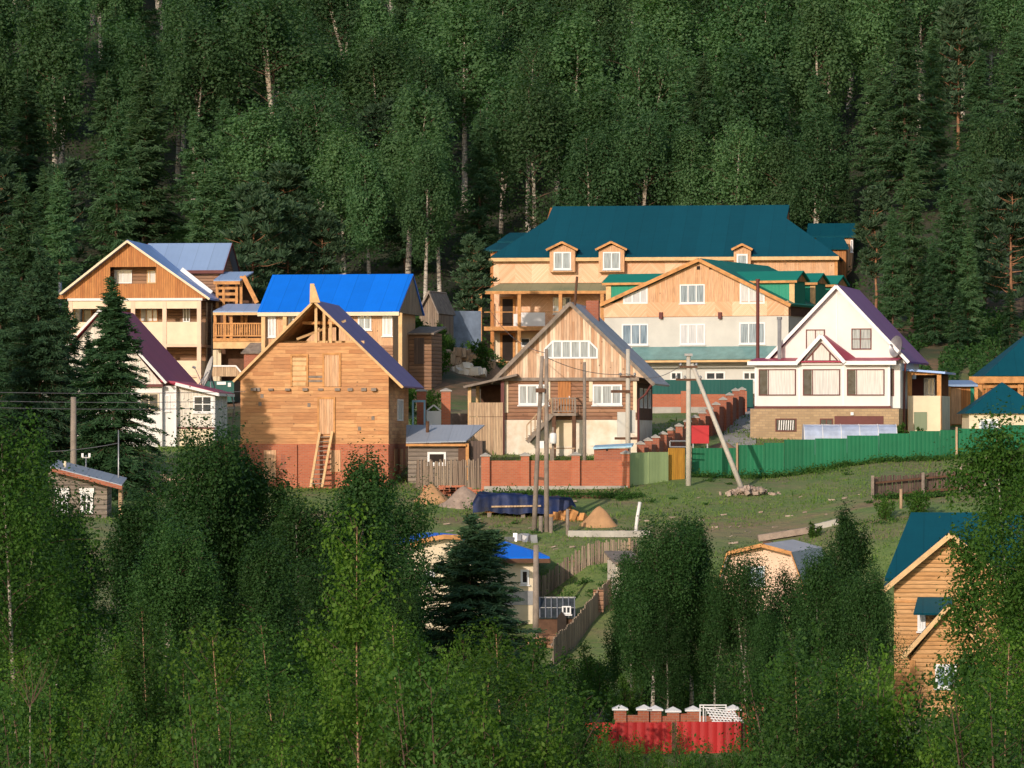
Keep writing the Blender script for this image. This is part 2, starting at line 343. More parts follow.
class Thing:
    def __init__(s, name, label, cat, loc, rz=0, group=None):
        s.e = bpy.data.objects.new(name, None); COL.objects.link(s.e)
        s.loc = Vector(loc); s.e.location = s.loc; s.e.rotation_euler = (0, 0, R(rz)); s.e.empty_display_size = .2
        tag(s.e, label, cat, group)
        s.inv = Matrix.Rotation(-R(rz), 3, 'Z'); s.o = s.inv @ (-s.loc)
    def f(s, px, py, y=0):
        d = s.inv @ Vector(((px - 512) / FX, 1, (HY - py) / FX)); t = (y - s.o.y) / d.y; p = s.o + d * t
        return p.x, p.z
    def sd(s, px, py, x):
        d = s.inv @ Vector(((px - 512) / FX, 1, (HY - py) / FX)); t = (x - s.o.x) / d.x; p = s.o + d * t
        return p.y, p.z
    def rect(s, a, b, c, d, y=0):
        x0, z1 = s.f(a, b, y); x1, z0 = s.f(c, d, y); return x0, x1, z0, z1
    def z(s, py, y=0): return s.f(512, py, y)[1]
    def fbox(s, mb, a, b, c, d, y0, y1):
        x0, x1, z0, z1 = s.rect(a, b, c, d, y0); return mb.box(x0, x1, y0, y1, z0, z1)
    def part(s, name, mb, mat, parent=None, smooth=False, label=None): return mb.build(name, mat, parent or s.e, smooth, label)
    def pbox(s, name, mat, a, b, c, d, y0, y1): return s.part(name, s.fbox(MB(), a, b, c, d, y0, y1), mat)

def window_mesh(mp, u0, u1, v0, v1, splits, hb=None, w=.07, dep=.06):
    """frame and pane; mp(u, v, d) maps to a local point, d = distance out of the wall"""
    fr = MB(); pn = MB()
    def bx(mb, a, b, c, d, e, g): mb.hexa([mp(a, c, e), mp(b, c, e), mp(b, c, g), mp(a, c, g), mp(a, d, e), mp(b, d, e), mp(b, d, g), mp(a, d, g)])
    bx(fr, u0, u1, v0, v0 + w, 0, dep); bx(fr, u0, u1, v1 - w, v1, 0, dep)
    bx(fr, u0, u0 + w, v0 + w, v1 - w, 0, dep); bx(fr, u1 - w, u1, v0 + w, v1 - w, 0, dep)
    for t in splits:
        x = u0 + (u1 - u0) * t; bx(fr, x - w * .45, x + w * .45, v0 + w, v1 - w, 0, dep * .9)
    for t in hb or []:
        q = v0 + (v1 - v0) * t; bx(fr, u0 + w, u1 - w, q - w * .35, q + w * .35, 0, dep * .8)
    bx(pn, u0 + w * .6, u1 - w * .6, v0 + w * .6, v1 - w * .6, .004, dep * .45)
    return fr, pn

def win(T, px0, py0, px1, py1, splits=(.5,), y=0, glass='glass_blue', frame='pvc', hb=None, w=.07, sill=True, side=None, parent=None, name='window'):
    if side is None:
        u0, u1, v0, v1 = T.rect(px0, py0, px1, py1, y)
        mp = lambda u, v, d: (u, y - d, v)
    else:
        u0, v1 = T.sd(px0, py0, side); u1, v0 = T.sd(px1, py1, side)
        mp = lambda u, v, d: (side + d, u, v)
    fr, pn = window_mesh(mp, u0, u1, v0, v1, splits, hb, w)
    f = T.part(name, fr, frame, parent); T.part('pane', pn, glass, f)
    if sill:
        sm = MB(); sm.hexa([mp(a, c, e) for (a, c, e) in ((u0-.05, v0-.07, 0), (u1+.05, v0-.07, 0), (u1+.05, v0-.07, .13), (u0-.05, v0-.07, .13), (u0-.05, v0-.012, 0), (u1+.05, v0-.012, 0), (u1+.05, v0-.012, .13), (u0-.05, v0-.012, .13))])
        T.part('sill', sm, frame, f)
    return f

def gable_x(L, A, Rr, z, left):
    a, b = (L, A) if left else (A, Rr)
    t = (z - a[1]) / (b[1] - a[1]); return a[0] + (b[0] - a[0]) * t
def gable_skin(L, A, Rr, hole, y0, y1):
    """triangular gable skin with a rectangular opening (x0,x1,z0,z1)"""
    x0, x1, z0, z1 = hole; gx = lambda z, l: gable_x(L, A, Rr, z, l); m = MB()
    m.prism([L, Rr, (gx(z0, False), z0), (gx(z0, True), z0)], y0, y1)
    m.prism([(gx(z0, True), z0), (x0, z0), (x0, z1), (gx(z1, True), z1)], y0, y1)
    m.prism([(x1, z0), (gx(z0, False), z0), (gx(z1, False), z1), (x1, z1)], y0, y1)
    m.prism([(gx(z1, True), z1), (gx(z1, False), z1), A], y0, y1)
    return m
def roof_y(T, L, A, Rr, y0, y1, th, mat, trim='white', tw=.14, name='roof'):
    """gable roof with its ridge running back (local y)"""
    m = MB(); up = .03
    m.slab([(L[0], y0, L[1]+up), (A[0], y0, A[1]+up), (A[0], y1, A[1]+up), (L[0], y1, L[1]+up)], th)
    m.slab([(A[0], y0, A[1]+up), (Rr[0], y0, Rr[1]+up), (Rr[0], y1, Rr[1]+up), (A[0], y1, A[1]+up)], th)
    r = T.part(name, m, mat)
    if trim:
        b = MB(); dz = -th * .5
        b.beam((L[0], y0 - .03, L[1] + dz), (A[0], y0 - .03, A[1] + dz), .05, tw); b.beam((A[0], y0 - .035, A[1] + dz), (Rr[0], y0 - .035, Rr[1] + dz), .05, tw)
        T.part('bargeboard', b, trim, r)
    return r
def roof_x(T, x0, x1, yf, ze, yr, zr, yb, th, mat, trim=None, name='roof', zb=None):
    m = MB(); zb = ze if zb is None else zb
    m.slab([(x0, yf, ze), (x1, yf, ze), (x1, yr, zr), (x0, yr, zr)], th)
    m.slab([(x0, yr, zr), (x1, yr, zr), (x1, yb, zb), (x0, yb, zb)], th)
    r = T.part(name, m, mat)
    if trim:
        b = MB(); b.box(x0, x1, yf - .04, yf - .002, ze - th - .12, ze - .02)
        for xx in (x0 - .03, x1 + .03):
            b.beam((xx, yf, ze - th * .6), (xx, yr, zr - th * .6), .05, .16); b.beam((xx, yr, zr - th * .6), (xx, yb, zb - th * .6), .05, .16)
        T.part('fascia', b, trim, r)
    return r
def railing(T, a, b, n, h, w=.07, name='balustrade', mat='beam', sq=True, post=.1):
    a = Vector(a); b = Vector(b); m = MB(); up = Vector((0, 0, h))
    m.beam(a + up, b + up, w * 1.3, w); m.beam(a + up * .12, b + up * .12, w, w)
    for i in range(n + 1):
        p = a.lerp(b, i / n); m.beam(p + up * .12, p + up * .97, w, .03) if 0 < i < n else m.beam(p, p + up * 1.03, post, post)
    return T.part(name, m, mat)
# ================================================================== ground
def build_ground():
    xs = np.unique(np.concatenate([np.linspace(-700, -90, 30), np.arange(-90, 90.1, 1.1), np.linspace(90, 700, 30)]))
    ys = np.unique(np.concatenate([np.linspace(-120, 60, 14), np.arange(60, 340, 1.0), np.linspace(340, 1250, 70)]))
    nx, ny = len(xs), len(ys); v = [(x, y, ground_z(x, y)) for y in ys for x in xs]
    f = [(j*nx+i, j*nx+i+1, (j+1)*nx+i+1, (j+1)*nx+i) for j in range(ny-1) for i in range(nx-1)]
    me = bpy.data.meshes.new('ground'); me.from_pydata(v, [], f); me.materials.append(M['ground'])
    me.polygons.foreach_set('use_smooth', [True] * len(f))
    o = bpy.data.objects.new('ground', me); COL.objects.link(o); o['kind'] = 'structure'
build_ground()
def gat(px, D, dz=0):
    x = (px - 512) * D / FX; return Vector((x, D, ground_z(x, D) + dz))

# ================================================================== cream chalet
def chalet():
    T = Thing('chalet', 'three-storey cream chalet with an orange boarded gable, open galleries and pale blue roof', 'house', at(131, 400, 290), -6)
    f = T.f
    L = f(61, 294, 0); A = f(128.7, 240.5, 0); Rr = f(211, 298.5, 0)
    hx = T.rect(110, 267, 156, 283.6, 0)
    zt = T.z(297.5)
    skL, skR = (gable_x(L, A, Rr, zt, True), zt), (gable_x(L, A, Rr, zt, False), zt)
    T.part('gable_wall', gable_skin(skL, (A[0], A[1] - .12), skR, (hx[0], hx[1], hx[2], hx[3]), 0, .16), 'pine_v')
    x0, x1 = f(70, 300)[0], f(200.5, 300)[0]
    body = MB().box(x0, x1, 2.0, 10, -2, zt)
    T.part('wall', body, 'log_brown')
    T.part('loft_wall', MB().prism([(x0 + .4, zt), (x1 - .4, zt), (A[0], A[1] - .7)], 1.3, 9.9), 'log_brown')  # logs darker than the gable front paint the shade of the recess
    roof_y(T, L, A, Rr, -.55, 10.4, .14, 'steel_blue', 'cream')
    # trim band and gallery fronts
    m = MB(); m.box(x0 - .15, x1 + .15, -.12, .1, T.z(299.5), T.z(297)); T.part('cornice', m, 'white')
    T.part('gallery_lintel', MB().box(x0, x1, .0, .18, T.z(307.5), T.z(299.8)), 'cream')
    for nm, a, b in (('upper_parapet', 321, 343.5), ('lower_parapet', 360, 374.5)):
        m = MB().box(x0, x1, .02, .16, T.z(b), T.z(a)); m.box(x1 - .14, x1, .163, 4.4, T.z(b), T.z(a)); T.part(nm, m, 'cream')
    m = MB()
    for py in (345, 375.8): m.box(x0 - .05, x1 + .05, -.04, 4.5, T.z(py + 1.2), T.z(py - 1.4))
    m.box(x0, x1, .1, 4.5, T.z(299), T.z(297.6)); T.part('gallery_floor', m, 'cream2')
    T.part('ground_floor', MB().box(x0 + .05, x1 - .05, .1, 4.4, -2, T.z(377.2)), 'cream')
    for px in (70.5, 105, 133, 164.5, 199):
        xx = f(px, 320)[0]; m = MB().box(xx - .14, xx + .14, -.03, .2, -.1 + T.z(402), T.z(299.9)); T.part('column', m, 'cream2')
    xx = x1; m = MB()
    for yy in (2.4, 4.3): T.part('column', MB().box(xx - .16, xx + .03, yy - .14, yy + .14, -1, T.z(299.9)), 'cream')
    # windows
    win(T, 114.5, 270, 132, 283.4, (.5,), 1.29, 'curtain', sill=False); win(T, 147, 270, 156.5, 283.4, (.3,), 1.29, 'curtain', frame='beam_pale', sill=False)
    win(T, 66, 307, 92, 325, (.33, .66), 1.98, 'glass', frame='beam', sill=False); win(T, 140, 307.5, 158, 322, (.35, .7), 1.98, 'curtain', frame='beam', sill=False)
    win(T, 183, 308, 190, 322, (.5,), 1.98, 'glass', sill=False)
    m = MB(); w = T.rect(171, 363, 181, 376, 1.98); m.box(w[0], w[1], 1.93, 1.98, w[2], w[3]); T.part('door', m, 'pine_v')
    # rear cross wing
    y0 = 5.0; a = f(150, 272, y0); b = f(219, 270, y0); rt = f(158, 243.3, 8)[1]
    T.part('rear_wing_wall', MB().box(a[0], b[0], y0, 11, 2, b[1] + .1).prism([(y0, b[1]), (11, b[1]), (8, rt - .2)], b[0] - .2, b[0] - .001, 'x'), 'log_red')
    roof_x(T, f(140, 270, y0)[0], f(224.5, 270, y0)[0], y0 - .4, f(0, 271, y0)[1], 8, rt, 11.5, .12, 'steel_blue_x', 'trim_brown', 'rear_wing_roof')
    p = f(186, 270, 4.9); q = f(216, 293.5, 4.9); T.part('flashing', MB().beam((p[0], 3.2, p[1]), (q[0], 3.2, q[1]), .1, .28), 'pvc')
    # stair tower with open framing
    ty = 3.6; m = MB()
    for px, tp in ((217, 279), (223.5, 279), (236.5, 279), (241, 276)):
        x, z = f(px, tp, ty); m.box(x - .09, x + .09, ty, ty + .18, 1.5, z)
    for py in (288, 294, 300): a = f(216, py, ty); b = f(238, py, ty); m.box(a[0], b[0], ty + .02, ty + .14, a[1] - .1, a[1] + .1)
    p = f(243.5, 276, ty); q = f(257, 303, ty); m.beam((p[0], ty, p[1]), (q[0], ty, q[1]), .16, .3)
    p = f(243.5, 276, ty + 2); q = f(257, 303, ty + 2); m.beam((p[0], ty + 2, p[1]), (q[0], ty + 2, q[1]), .16, .3)
    T.part('stair_frame', m, 'beam')
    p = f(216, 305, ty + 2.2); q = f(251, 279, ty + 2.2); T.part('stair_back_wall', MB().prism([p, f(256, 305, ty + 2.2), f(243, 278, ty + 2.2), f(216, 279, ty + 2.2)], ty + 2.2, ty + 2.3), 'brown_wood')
    p = f(213.5, 280, ty - .5); q = f(240, 280, ty - .5); z2 = f(0, 272.5, ty + 1.6)[1]
    m = MB().slab([(p[0], ty - .5, p[1]), (q[0], ty - .5, q[1]), (q[0] + .55, ty + 1.8, z2), (p[0] + .35, ty + 1.8, z2)], .1); r = T.part('stair_roof', m, 'steel_blue_x')
    T.part('fascia', MB().box(p[0], q[0], ty - .53, ty - .5, p[1] - .3, p[1] - .08), 'beam', r)
    # timber gallery to the right
    gy = .6; a = f(213, 311, gy - .4); b = f(262, 311, gy - .4); z2 = f(0, 304.5, gy + 2)[1]
    r = T.part('gallery_roof', MB().slab([(a[0], gy - .4, a[1]), (b[0], gy - .4, b[1]), (b[0], gy + 2.2, z2), (a[0] + .5, gy + 2.2, z2)], .1), 'steel_blue_x')
    T.part('fascia', MB().box(a[0], b[0], gy - .43, gy - .4, a[1] - .28, a[1] - .1), 'beam_pale', r)
    m = MB()
    for px in (215, 219.5, 231, 237, 241, 265.5): x, z = f(px, 312, gy); k = 0 if px in (215, 231, 265.5) else 2.0; T.part('gallery_post', MB().box(x - .1, x + .1, gy + k, gy + k + .2, T.z(340, gy), z + .1), 'beam')
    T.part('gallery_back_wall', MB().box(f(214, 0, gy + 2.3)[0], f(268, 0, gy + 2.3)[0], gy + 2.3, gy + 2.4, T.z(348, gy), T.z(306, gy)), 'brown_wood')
    a = f(214, 337.5, gy); b = f(266, 337.5, gy)
    railing(T, (a[0], gy, a[1]), (b[0], gy, b[1]), 22, .95, .09, 'balustrade')
    T.part('gallery_deck', MB().box(a[0] - .05, b[0] + .2, gy - .12, gy + 2.28, T.z(341, gy), T.z(337.6, gy)), 'beam')
    T.part('deck_beam', MB().box(a[0] - .05, b[0] + .2, gy - .05, gy + .25, T.z(348, gy), T.z(341.2, gy)), 'beam_pale')
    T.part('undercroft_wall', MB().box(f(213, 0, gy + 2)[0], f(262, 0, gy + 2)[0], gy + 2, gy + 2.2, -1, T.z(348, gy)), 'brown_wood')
    m = MB()
    for px in (215.5, 219): x = f(px, 0, gy + 1)[0]; T.part('undercroft_post', MB().box(x - .16, x + .16, gy + .9, gy + 1.2, -1, T.z(349, gy)), 'cream')
    a = f(212, 366, gy - .3); b = f(236, 366, gy - .3); c = f(241, 372, gy - .3); zb = T.z(376, gy - .3)
    T.part('undercroft_parapet', MB().prism([(a[0], zb), (c[0], zb), (c[0], c[1]), (b[0], b[1]), (a[0], a[1])], gy - .3, gy - .2), 'plank_pale')
    T.part('handrail', MB().beam((a[0], gy - .33, a[1]), (b[0], gy - .33, b[1]), .1).beam((b[0], gy - .34, b[1]), (c[0], gy - .34, c[1]), .1), 'pvc')
    a = f(241, 353, gy - 1); b = f(266, 353, gy - 1)
    T.part('porch_canopy', MB().slab([(a[0], gy - 1.2, a[1]), (b[0], gy - 1.2, b[1]), (b[0], gy, b[1] + .75), (a[0] + .5, gy, a[1] + .75)], .08), 'grey_wood')
    T.part('porch_wall', MB().box(a[0] + .2, b[0], gy - 1, gy - .6, -1, a[1]), 'brick_dark')
    T.part('flue_pipe', MB().tube([(f(60, 0, 5)[0], 5, 6), (f(60, 0, 5)[0], 5, f(60, 282, 5)[1])], .12), 'steel')
    # green container in front of the undercroft
    C = Thing('storage_container', 'dark green storage container beneath the cream chalet gallery', 'container', at(222, 401, 284), -6)
    a = C.rect(204, 380, 234, 396); C.pbox('body', 'fence_dark', 204, 381, 234, 402, 0, 2.4)
    C.part('hatch', MB().box(C.f(217, 0)[0], C.f(226, 0)[0], -.05, -.005, C.f(0, 385)[1], C.f(0, 382)[1]).box(C.f(228, 0)[0], C.f(231, 0)[0], -.05, -.005, C.f(0, 387)[1], C.f(0, 383)[1]), 'pvc')
chalet()

# ================================================================== white house, maroon roof
def maroon_house():
    T = Thing('cottage', 'cream boarded cottage with a steep maroon roof and low side annex', 'house', at(100, 446, 250), -6)
    f = T.f
    L = f(34, 381); A = f(101, 309); Rr = f(167.5, 382)
    xl, xr = f(40, 0)[0], f(161, 0)[0]; ze = T.z(383)
    T.part('wall', MB().box(xl, xr, .3, 9.3, -2, ze).prism([(xl, ze - .01), (xr, ze - .01), (A[0], A[1] - .3)], .3, 9.3), 'white')
    T.part('gable_wall', MB().prism([(L[0] + .3, ze - .1), (Rr[0] - .3, ze - .1), (A[0], A[1] - .2)], .1, .28), 'white_v')
    roof_y(T, L, A, Rr, -.4, 9.8, .14, 'maroon_y', 'white')
    T.part('gable_sill', MB().box(xl - .1, xr + .1, .02, .24, ze - .2, ze - .04), 'trim_brown')
    win(T, 141, 393, 159, 409, (.45,), .28, 'glass', frame='cream'); win(T, 55, 393, 75, 410, (.5,), .28, 'curtain'); win(T, 96, 393, 118, 410, (.5,), .28, 'curtain')
    # right corner bay and annex
    ax0, ax1 = f(161.5, 0, 1.2)[0], f(214, 0, 1.2)[0]; zl = f(177, 384, 1.2)[1]; zr = f(216, 394.5, 1.2)[1]; za = f(216, 393, 1.2)[1]
    bx = f(176.5, 0, .9)[0]
    T.part('annex_wall', MB().prism([(ax0, -2), (ax1, -2), (ax1, za - .1), (bx, zl - .1), (ax0, zl)], 1.2, 5.8), 'white_v')
    T.part('bay_wall', MB().box(xr + .01, bx, .75, 1.198, -.2, zl - .12), 'white')
    x3, z3 = f(231, 396.5, 6.0); 
    T.part('annex_roof', MB().slab([(ax0 - .2, .5, zl + .28), (bx, .5, zl + .14), (ax1 + .35, .8, za + .02), (ax1 + .35, 6.2, za + .02), (bx, 6.2, zl + .14), (ax0 - .2, 6.2, zl + .28)], .1), 'maroon_y')
    T.part('fascia', MB().beam((bx, .52, zl), (ax1 + .35, .78, za - .1), .05, .18).beam((ax1 + .36, .8, za - .1), (ax1 + .36, 6.2, za - .1), .05, .16), 'pvc')
    win(T, 164.5, 395, 170, 411, (), .75, 'curtain'); win(T, 193.5, 396, 212, 412.5, (.5,), 1.2, 'glass', hb=(.5,))
    win(T, 219, 396, 221.5, 412, (), None, 'curtain', side=ax1, sill=False)
    m = MB(); 
    for yy in (1.2, 3.2, 5.0): T.part('corner_trim', MB().box(ax1 + .003, ax1 + .06, yy, yy + .14, -1, za - .15), 'pvc')
    T.part('corner_trim', MB().box(ax1 - .12, ax1, 1.15, 1.197, -1, za - .15), 'pvc'); T.part('corner_trim', MB().box(bx - .1, bx + .02, .7, .747, -.2, zl - .2), 'pvc')
    T.part('plinth_trim', MB().box(ax0, ax1 + .05, 1.1, 1.19, T.z(428, 1.2) - .05, T.z(428, 1.2) + .05), 'trim_brown')
    T.part('skirt', MB().box(ax0 + .02, ax1 - .02, 1.12, 1.195, -1.5, T.z(428, 1.2) - .06), 'cream')
    T.part('downpipe', MB().tube([(ax1 + .3, 5.5, za - .1), (ax1 + .5, 5.4, za - .8), (ax1 + .15, 5.3, -1)], .05), 'grey_wood')
    # satellite dish standing on the annex roof
    S = Thing('satellite_dish', 'large tilted satellite dish on a leaning stand above the maroon cottage annex', 'satellite dish', at(208, 388.6, 255), 0)
    c = Vector((.15, 0, .95)); d = Vector((-.93, -.28, .3)).normalized(); a = d.cross(Vector((0, 0, 1))).normalized(); b = a.cross(d)
    m = MB(); n = 20; vs = [c]; 
    for rr, off in ((.45, .05), (.85, .2)):
        for k in range(n): t = 2*math.pi*k/n; vs.append(c + (a*math.cos(t)*.8 + b*math.sin(t)*1.15) * rr + d * off)
    fs = [(0, 1+k, 1+(k+1) % n) for k in range(n)] + [(1+k, 1+n+k, 1+n+(k+1) % n, 1+(k+1) % n) for k in range(n)]
    m.add(vs, fs); m.add([v - d * .04 for v in vs], [tuple(reversed(q)) for q in fs]); S.part('reflector', m, 'grey_wall', smooth=True)
    S.part('stand', MB().tube([(-.7, -.3, 0), (0, 0, 1)], .04).tube([(.4, .5, 0), (.1, .1, 1.1)], .04).tube([(.2, -.4, 0), (.1, 0, 1.1)], .04), 'steel')
    S.part('receiver_arm', MB().tube([c + b * -1.1, c + d * 1.0], .025).tube([c + d * .95, c + d * 1.15], .07), 'steel')
maroon_house()

# ================================================================== lodge with bright blue roof
def blue_lodge():
    T = Thing('lodge', 'long low timber lodge under a bright blue sheet metal roof', 'house', at(330, 380, 272), -10)
    f = T.f
    xl, zl = f(257.5, 311.5, -.6); xr, zr = f(399, 312.5, -.6); yr = 3.6; zt = f(340, 274.3, yr)[1]
    xL, xR = f(263, 0)[0], f(393, 0)[0]
    T.part('wall', MB().box(xL, xR, 0, 7.2, -2, zl), 'pine_pale')
    m = MB(); x0 = xl + (f(272.5, 274, yr)[0] - xl)
    m.slab([(xl, -.6, zl), (xr, -.6, zl), (f(413.5, 274, yr)[0], yr, zt), (x0, yr, zt)], .12)
    m.slab([(x0, yr, zt), (f(413.5, 274, yr)[0], yr, zt), (xr, 7.8, zl), (xl, 7.8, zl)], .12)
    r = T.part('roof', m, 'blue_x'); T.part('fascia', MB().box(xl, xr, -.64, -.605, zl - .3, zl - .06), 'cream', r)
    gx = xr - .1
    T.part('gable_wall', MB().add([(gx, -.5, zl - .1), (gx, 7.7, zl - .1), (f(412.5, 274, yr)[0], yr, zt - .12), (gx - .2, -.5, zl - .1), (gx - .2, 7.7, zl - .1), (f(412.5, 274, yr)[0] - .2, yr, zt - .12)], [(0, 1, 2), (5, 4, 3), (0, 3, 4, 1), (1, 4, 5, 2), (2, 5, 3, 0)]), 'plank_grey')
    win(T, 382.5, 315, 392.5, 336, (.45,), 0, 'curtain', w=.1); win(T, 358, 314.5, 371.5, 330, (.5,), 0, 'glass_blue', w=.1); win(T, 268, 315, 276, 337, (.5,), 0, 'curtain', w=.1)
    win(T, 288.5, 314.5, 294, 326, (), 0, 'glass', w=.08); win(T, 300, 314.5, 314, 328, (.5,), 0, 'glass_blue', w=.1)
    m = MB()
    for px in (263.5, 285, 400.5): x = f(px, 0, -.4)[0]; T.part('post', MB().box(x - .12, x + .12, -.5, -.26, -2, zl - .12), 'beam_pale')
    T.part('plinth', MB().box(xL, xR, -.06, -.004, -2, T.z(345)), 'log_red')
    # plank shed against the lodge's right end
    S = Thing('plank_shed', 'brown upright-plank shed at the right end of the blue-roofed lodge', 'shed', at(420, 362, 276), -12)
    f = S.f; S.pbox('wall', 'log_brown', 409, 333, 431.5, 402, 0, 3)
    a = f(407, 333, -.3); b = f(434, 333, -.3); S.part('roof', MB().slab([(a[0], -.3, a[1]), (b[0], -.3, b[1]), (b[0], 3.3, b[1] + .5), (a[0], 3.3, a[1] + .5)], .1), 'grey_wood')
    S.part('door', S.fbox(MB(), 414, 338, 424, 364, -.06, -.003), 'plank_dark')
    G = Thing('barn', 'small brown gabled barn behind the blue-roofed lodge beside the birch trunks', 'barn', at(432, 318, 292), -14)
    f = G.f; A = f(430, 291); L = f(418, 312); Rr = f(440, 314)
    G.part('wall', MB().prism([(L[0] + .1, -4), (Rr[0] - .1, -4), (Rr[0] - .1, Rr[1] - .1), (A[0], A[1] - .15), (L[0] + .1, L[1] - .1)], 0, 4), 'plank_grey'); roof_y(G, L, A, Rr, -.3, 4.3, .1, 'grey_wood', 'grey_wood')
blue_lodge()

# ================================================================== timber house being built
def timber_house():
    T = Thing('unfinished_house', 'tall unfinished timber house on a red brick ground floor with open rafters and purple roof', 'house', at(315, 490, 220), -5)
    f = T.f
    x0, x1 = f(240.5, 0)[0], f(388.6, 0)[0]; Dp = 9.2
    L = f(236, 379.5); A = f(315, 300); Rr = f(404, 386)
    zb = T.z(444); zf = T.z(342.5); zk = T.z(376)
    zv = lambda z, l: gable_x((L[0], L[1] - .14), (A[0], A[1] - .14), (Rr[0], Rr[1] - .14), z, l)
    zl = L[1] + (x0 - L[0]) * (A[1] - L[1]) / (A[0] - L[0]) - .16; zr = Rr[1] + (x1 - Rr[0]) * (A[1] - Rr[1]) / (A[0] - Rr[0]) - .16
    T.part('wall', MB().prism([(x0, zb), (x1, zb), (x1, zr), (zv(zf, False), zf), (zv(zf, True), zf), (x0, zl)], 0, Dp), 'timber')
    T.part('ground_floor', MB().box(x0 - .05, x1 + .05, -.06, Dp + .05, -2.5, zb), 'brick')
    m = MB()
    for a, b in ((286, 297.5), (358, 367), (381, 388.8), (240, 247)): u0, u1 = f(a, 0)[0], f(b, 0)[0]; T.part('pilaster', MB().box(u0, u1, -.2, -.064, -2.5, zb - .04), 'brick')
    m = MB().slab([(A[0], -.45, A[1]), (Rr[0], -.45, Rr[1]), (Rr[0], Dp + .5, Rr[1]), (A[0], Dp + .5, A[1])], .1)
    r = T.part('roof', m, 'purple_y')
    T.part('bargeboard', MB().beam((A[0], -.5, A[1] - .09), (Rr[0], -.5, Rr[1] - .09), .05, .12), 'beam_pale', r)
    m = MB().slab([(L[0], -.25, L[1]), (A[0], -.25, A[1]), (A[0], Dp + .4, A[1]), (L[0], Dp + .4, L[1])], .05)
    r2 = T.part('roof_underlay', m, 'beam_pale'); T.part('bargeboard', MB().beam((L[0] - .1, -.32, L[1] - .12), (A[0], -.32, A[1] - .05), .06, .12), 'beam_pale', r2)  # pale underlay colour stands in for light bounced up into the attic
    m = MB()
    for i in range(11):
        y = .05 + i * .87
        m.beam((L[0] + .15, y, L[1] - .02), (A[0], y, A[1] - .12), .06, .16); m.beam((A[0], y, A[1] - .12), (Rr[0] - .1, y, Rr[1] - .05), .06, .16)
        if i % 2: m.beam((f(300, 0)[0], y, T.z(322)), (f(334, 0)[0], y, T.z(322)), .05, .14)
    T.part('rafter', m, 'beam')
    m = MB()
    for px, tp, y in ((315.5, 304, .15), (322.5, 311, .6), (330, 322, .2), (315.5, 304, 4.4), (315.5, 304, 8.8), (308, 312, 5)): x, z = f(px, tp); T.part('attic_post', MB().box(x - .07, x + .07, y, y + .14, zf, z), 'beam_pale')
    m.beam((f(296, 0)[0], .3, zf + .2), (f(340, 0)[0], 2.3, zf + 1.2), .04, .12); m.box(f(273, 0)[0], f(360, 0)[0], 1.8, 1.95, zf, zf + .14)
    T.part('loose_board', m, 'beam_pale')
    p = f(314, 284); q = f(315, 301); T.part('ridge_board', MB().prism([(q[0] - .2, q[1] - .1), (q[0] + .35, q[1] - .1), (p[0] + .08, p[1]), (p[0] - .12, p[1])], -.62, -.5), 'beam_pale')
    def shut(a, b, c, d, mat='beam_pale', nm='boarded_window', n=0):
        u = T.rect(a, b, c, d); m = MB()
        if n:
            h = (u[3] - u[2]) / n
            for i in range(n): m.box(u[0] + random.uniform(-.05, .05), u[1] + random.uniform(-.05, .05), -.05 - .004 * (i % 2), -.003, u[2] + i * h + .015, u[2] + (i + 1) * h - .015 - random.uniform(0, .08))
        else: m.box(u[0], u[1], -.05, -.003, u[2], u[3])
        w = T.part(nm, m, mat); fr = MB()
        fr.box(u[0] - .1, u[0], -.08, -.003, u[2], u[3]); fr.box(u[1], u[1] + .1, -.08, -.003, u[2], u[3]); fr.box(u[0] - .1, u[1] + .1, -.085, -.003, u[3], u[3] + .1)
        T.part('frame', fr, 'beam', w)
    shut(292.5, 356, 306.5, 386, n=6); shut(324.5, 355, 339, 386.5, 'pine_pale'); shut(319.5, 399, 333.5, 434, 'pine_pale', 'boarded_door')
    m = MB(); u = T.rect(307, 374, 323.5, 382)
    for i in range(2): m.box(u[0], u[1], -.04, -.003, u[2] + i * .22, u[2] + i * .22 + .1)
    T.part('loose_board', m, 'grey_wood')
    for k, (a, b, c, d) in enumerate(((264, 450, 276, 480), (330, 450, 340.5, 472))):
        u = T.rect(a, b, c, d, -.06); T.part('boarded_opening', MB().box(u[0], u[1], -.1, -.063, u[2], u[3]), 'pine_pale')
    u = T.rect(281, 454, 287, 476, -.06); T.part('opening', MB().box(u[0], u[1], -.1, -.063, u[2], u[3]), 'brick_dark')
    m = MB()
    for px in (254, 259, 272, 287, 305, 322, 337, 350, 363, 374): x, z = f(px + random.uniform(-1.5, 1.5), 389.5); h = random.uniform(.05, .1); m.box(x - .13, x + .13, -random.uniform(.05, .3), -.002, z - h, z + h)
    for px, py in ((260, 404), (309, 405), (373, 418), (359.5, 428.5), (262, 396)): x, z = f(px, py); m.box(x - .08, x + .08, -.02, -.002, z - .1, z + .1)  # grey plates painted for the dark holes in the timber wall
    T.part('joist_end_and_hole_patch', m, 'grey_wood')
    win(T, 397, 399, 402.5, 421, (), None, 'curtain', side=x1, sill=False)
    m = MB()
    for a, b in ((394, 397), (400, 402.5), (405, 407)):
        y0_, z1 = T.sd(a, 449, x1 + .05); y1_, z0 = T.sd(b, 471, x1 + .05); m.box(x1 + .053, x1 + .08, min(y0_, y1_), max(y0_, y1_), z0, z1)
    T.part('side_opening', m, 'pine_pale')
    T.part('foundation', MB().box(x0 - .2, x1 + .2, -.25, Dp + .2, -4, -.15), 'concrete')
    # ladder
    Ld = Thing('ladder', 'steep wooden ladder leaning up to the door of the unfinished timber house', 'ladder', at(313, 478, 218.6), -5)
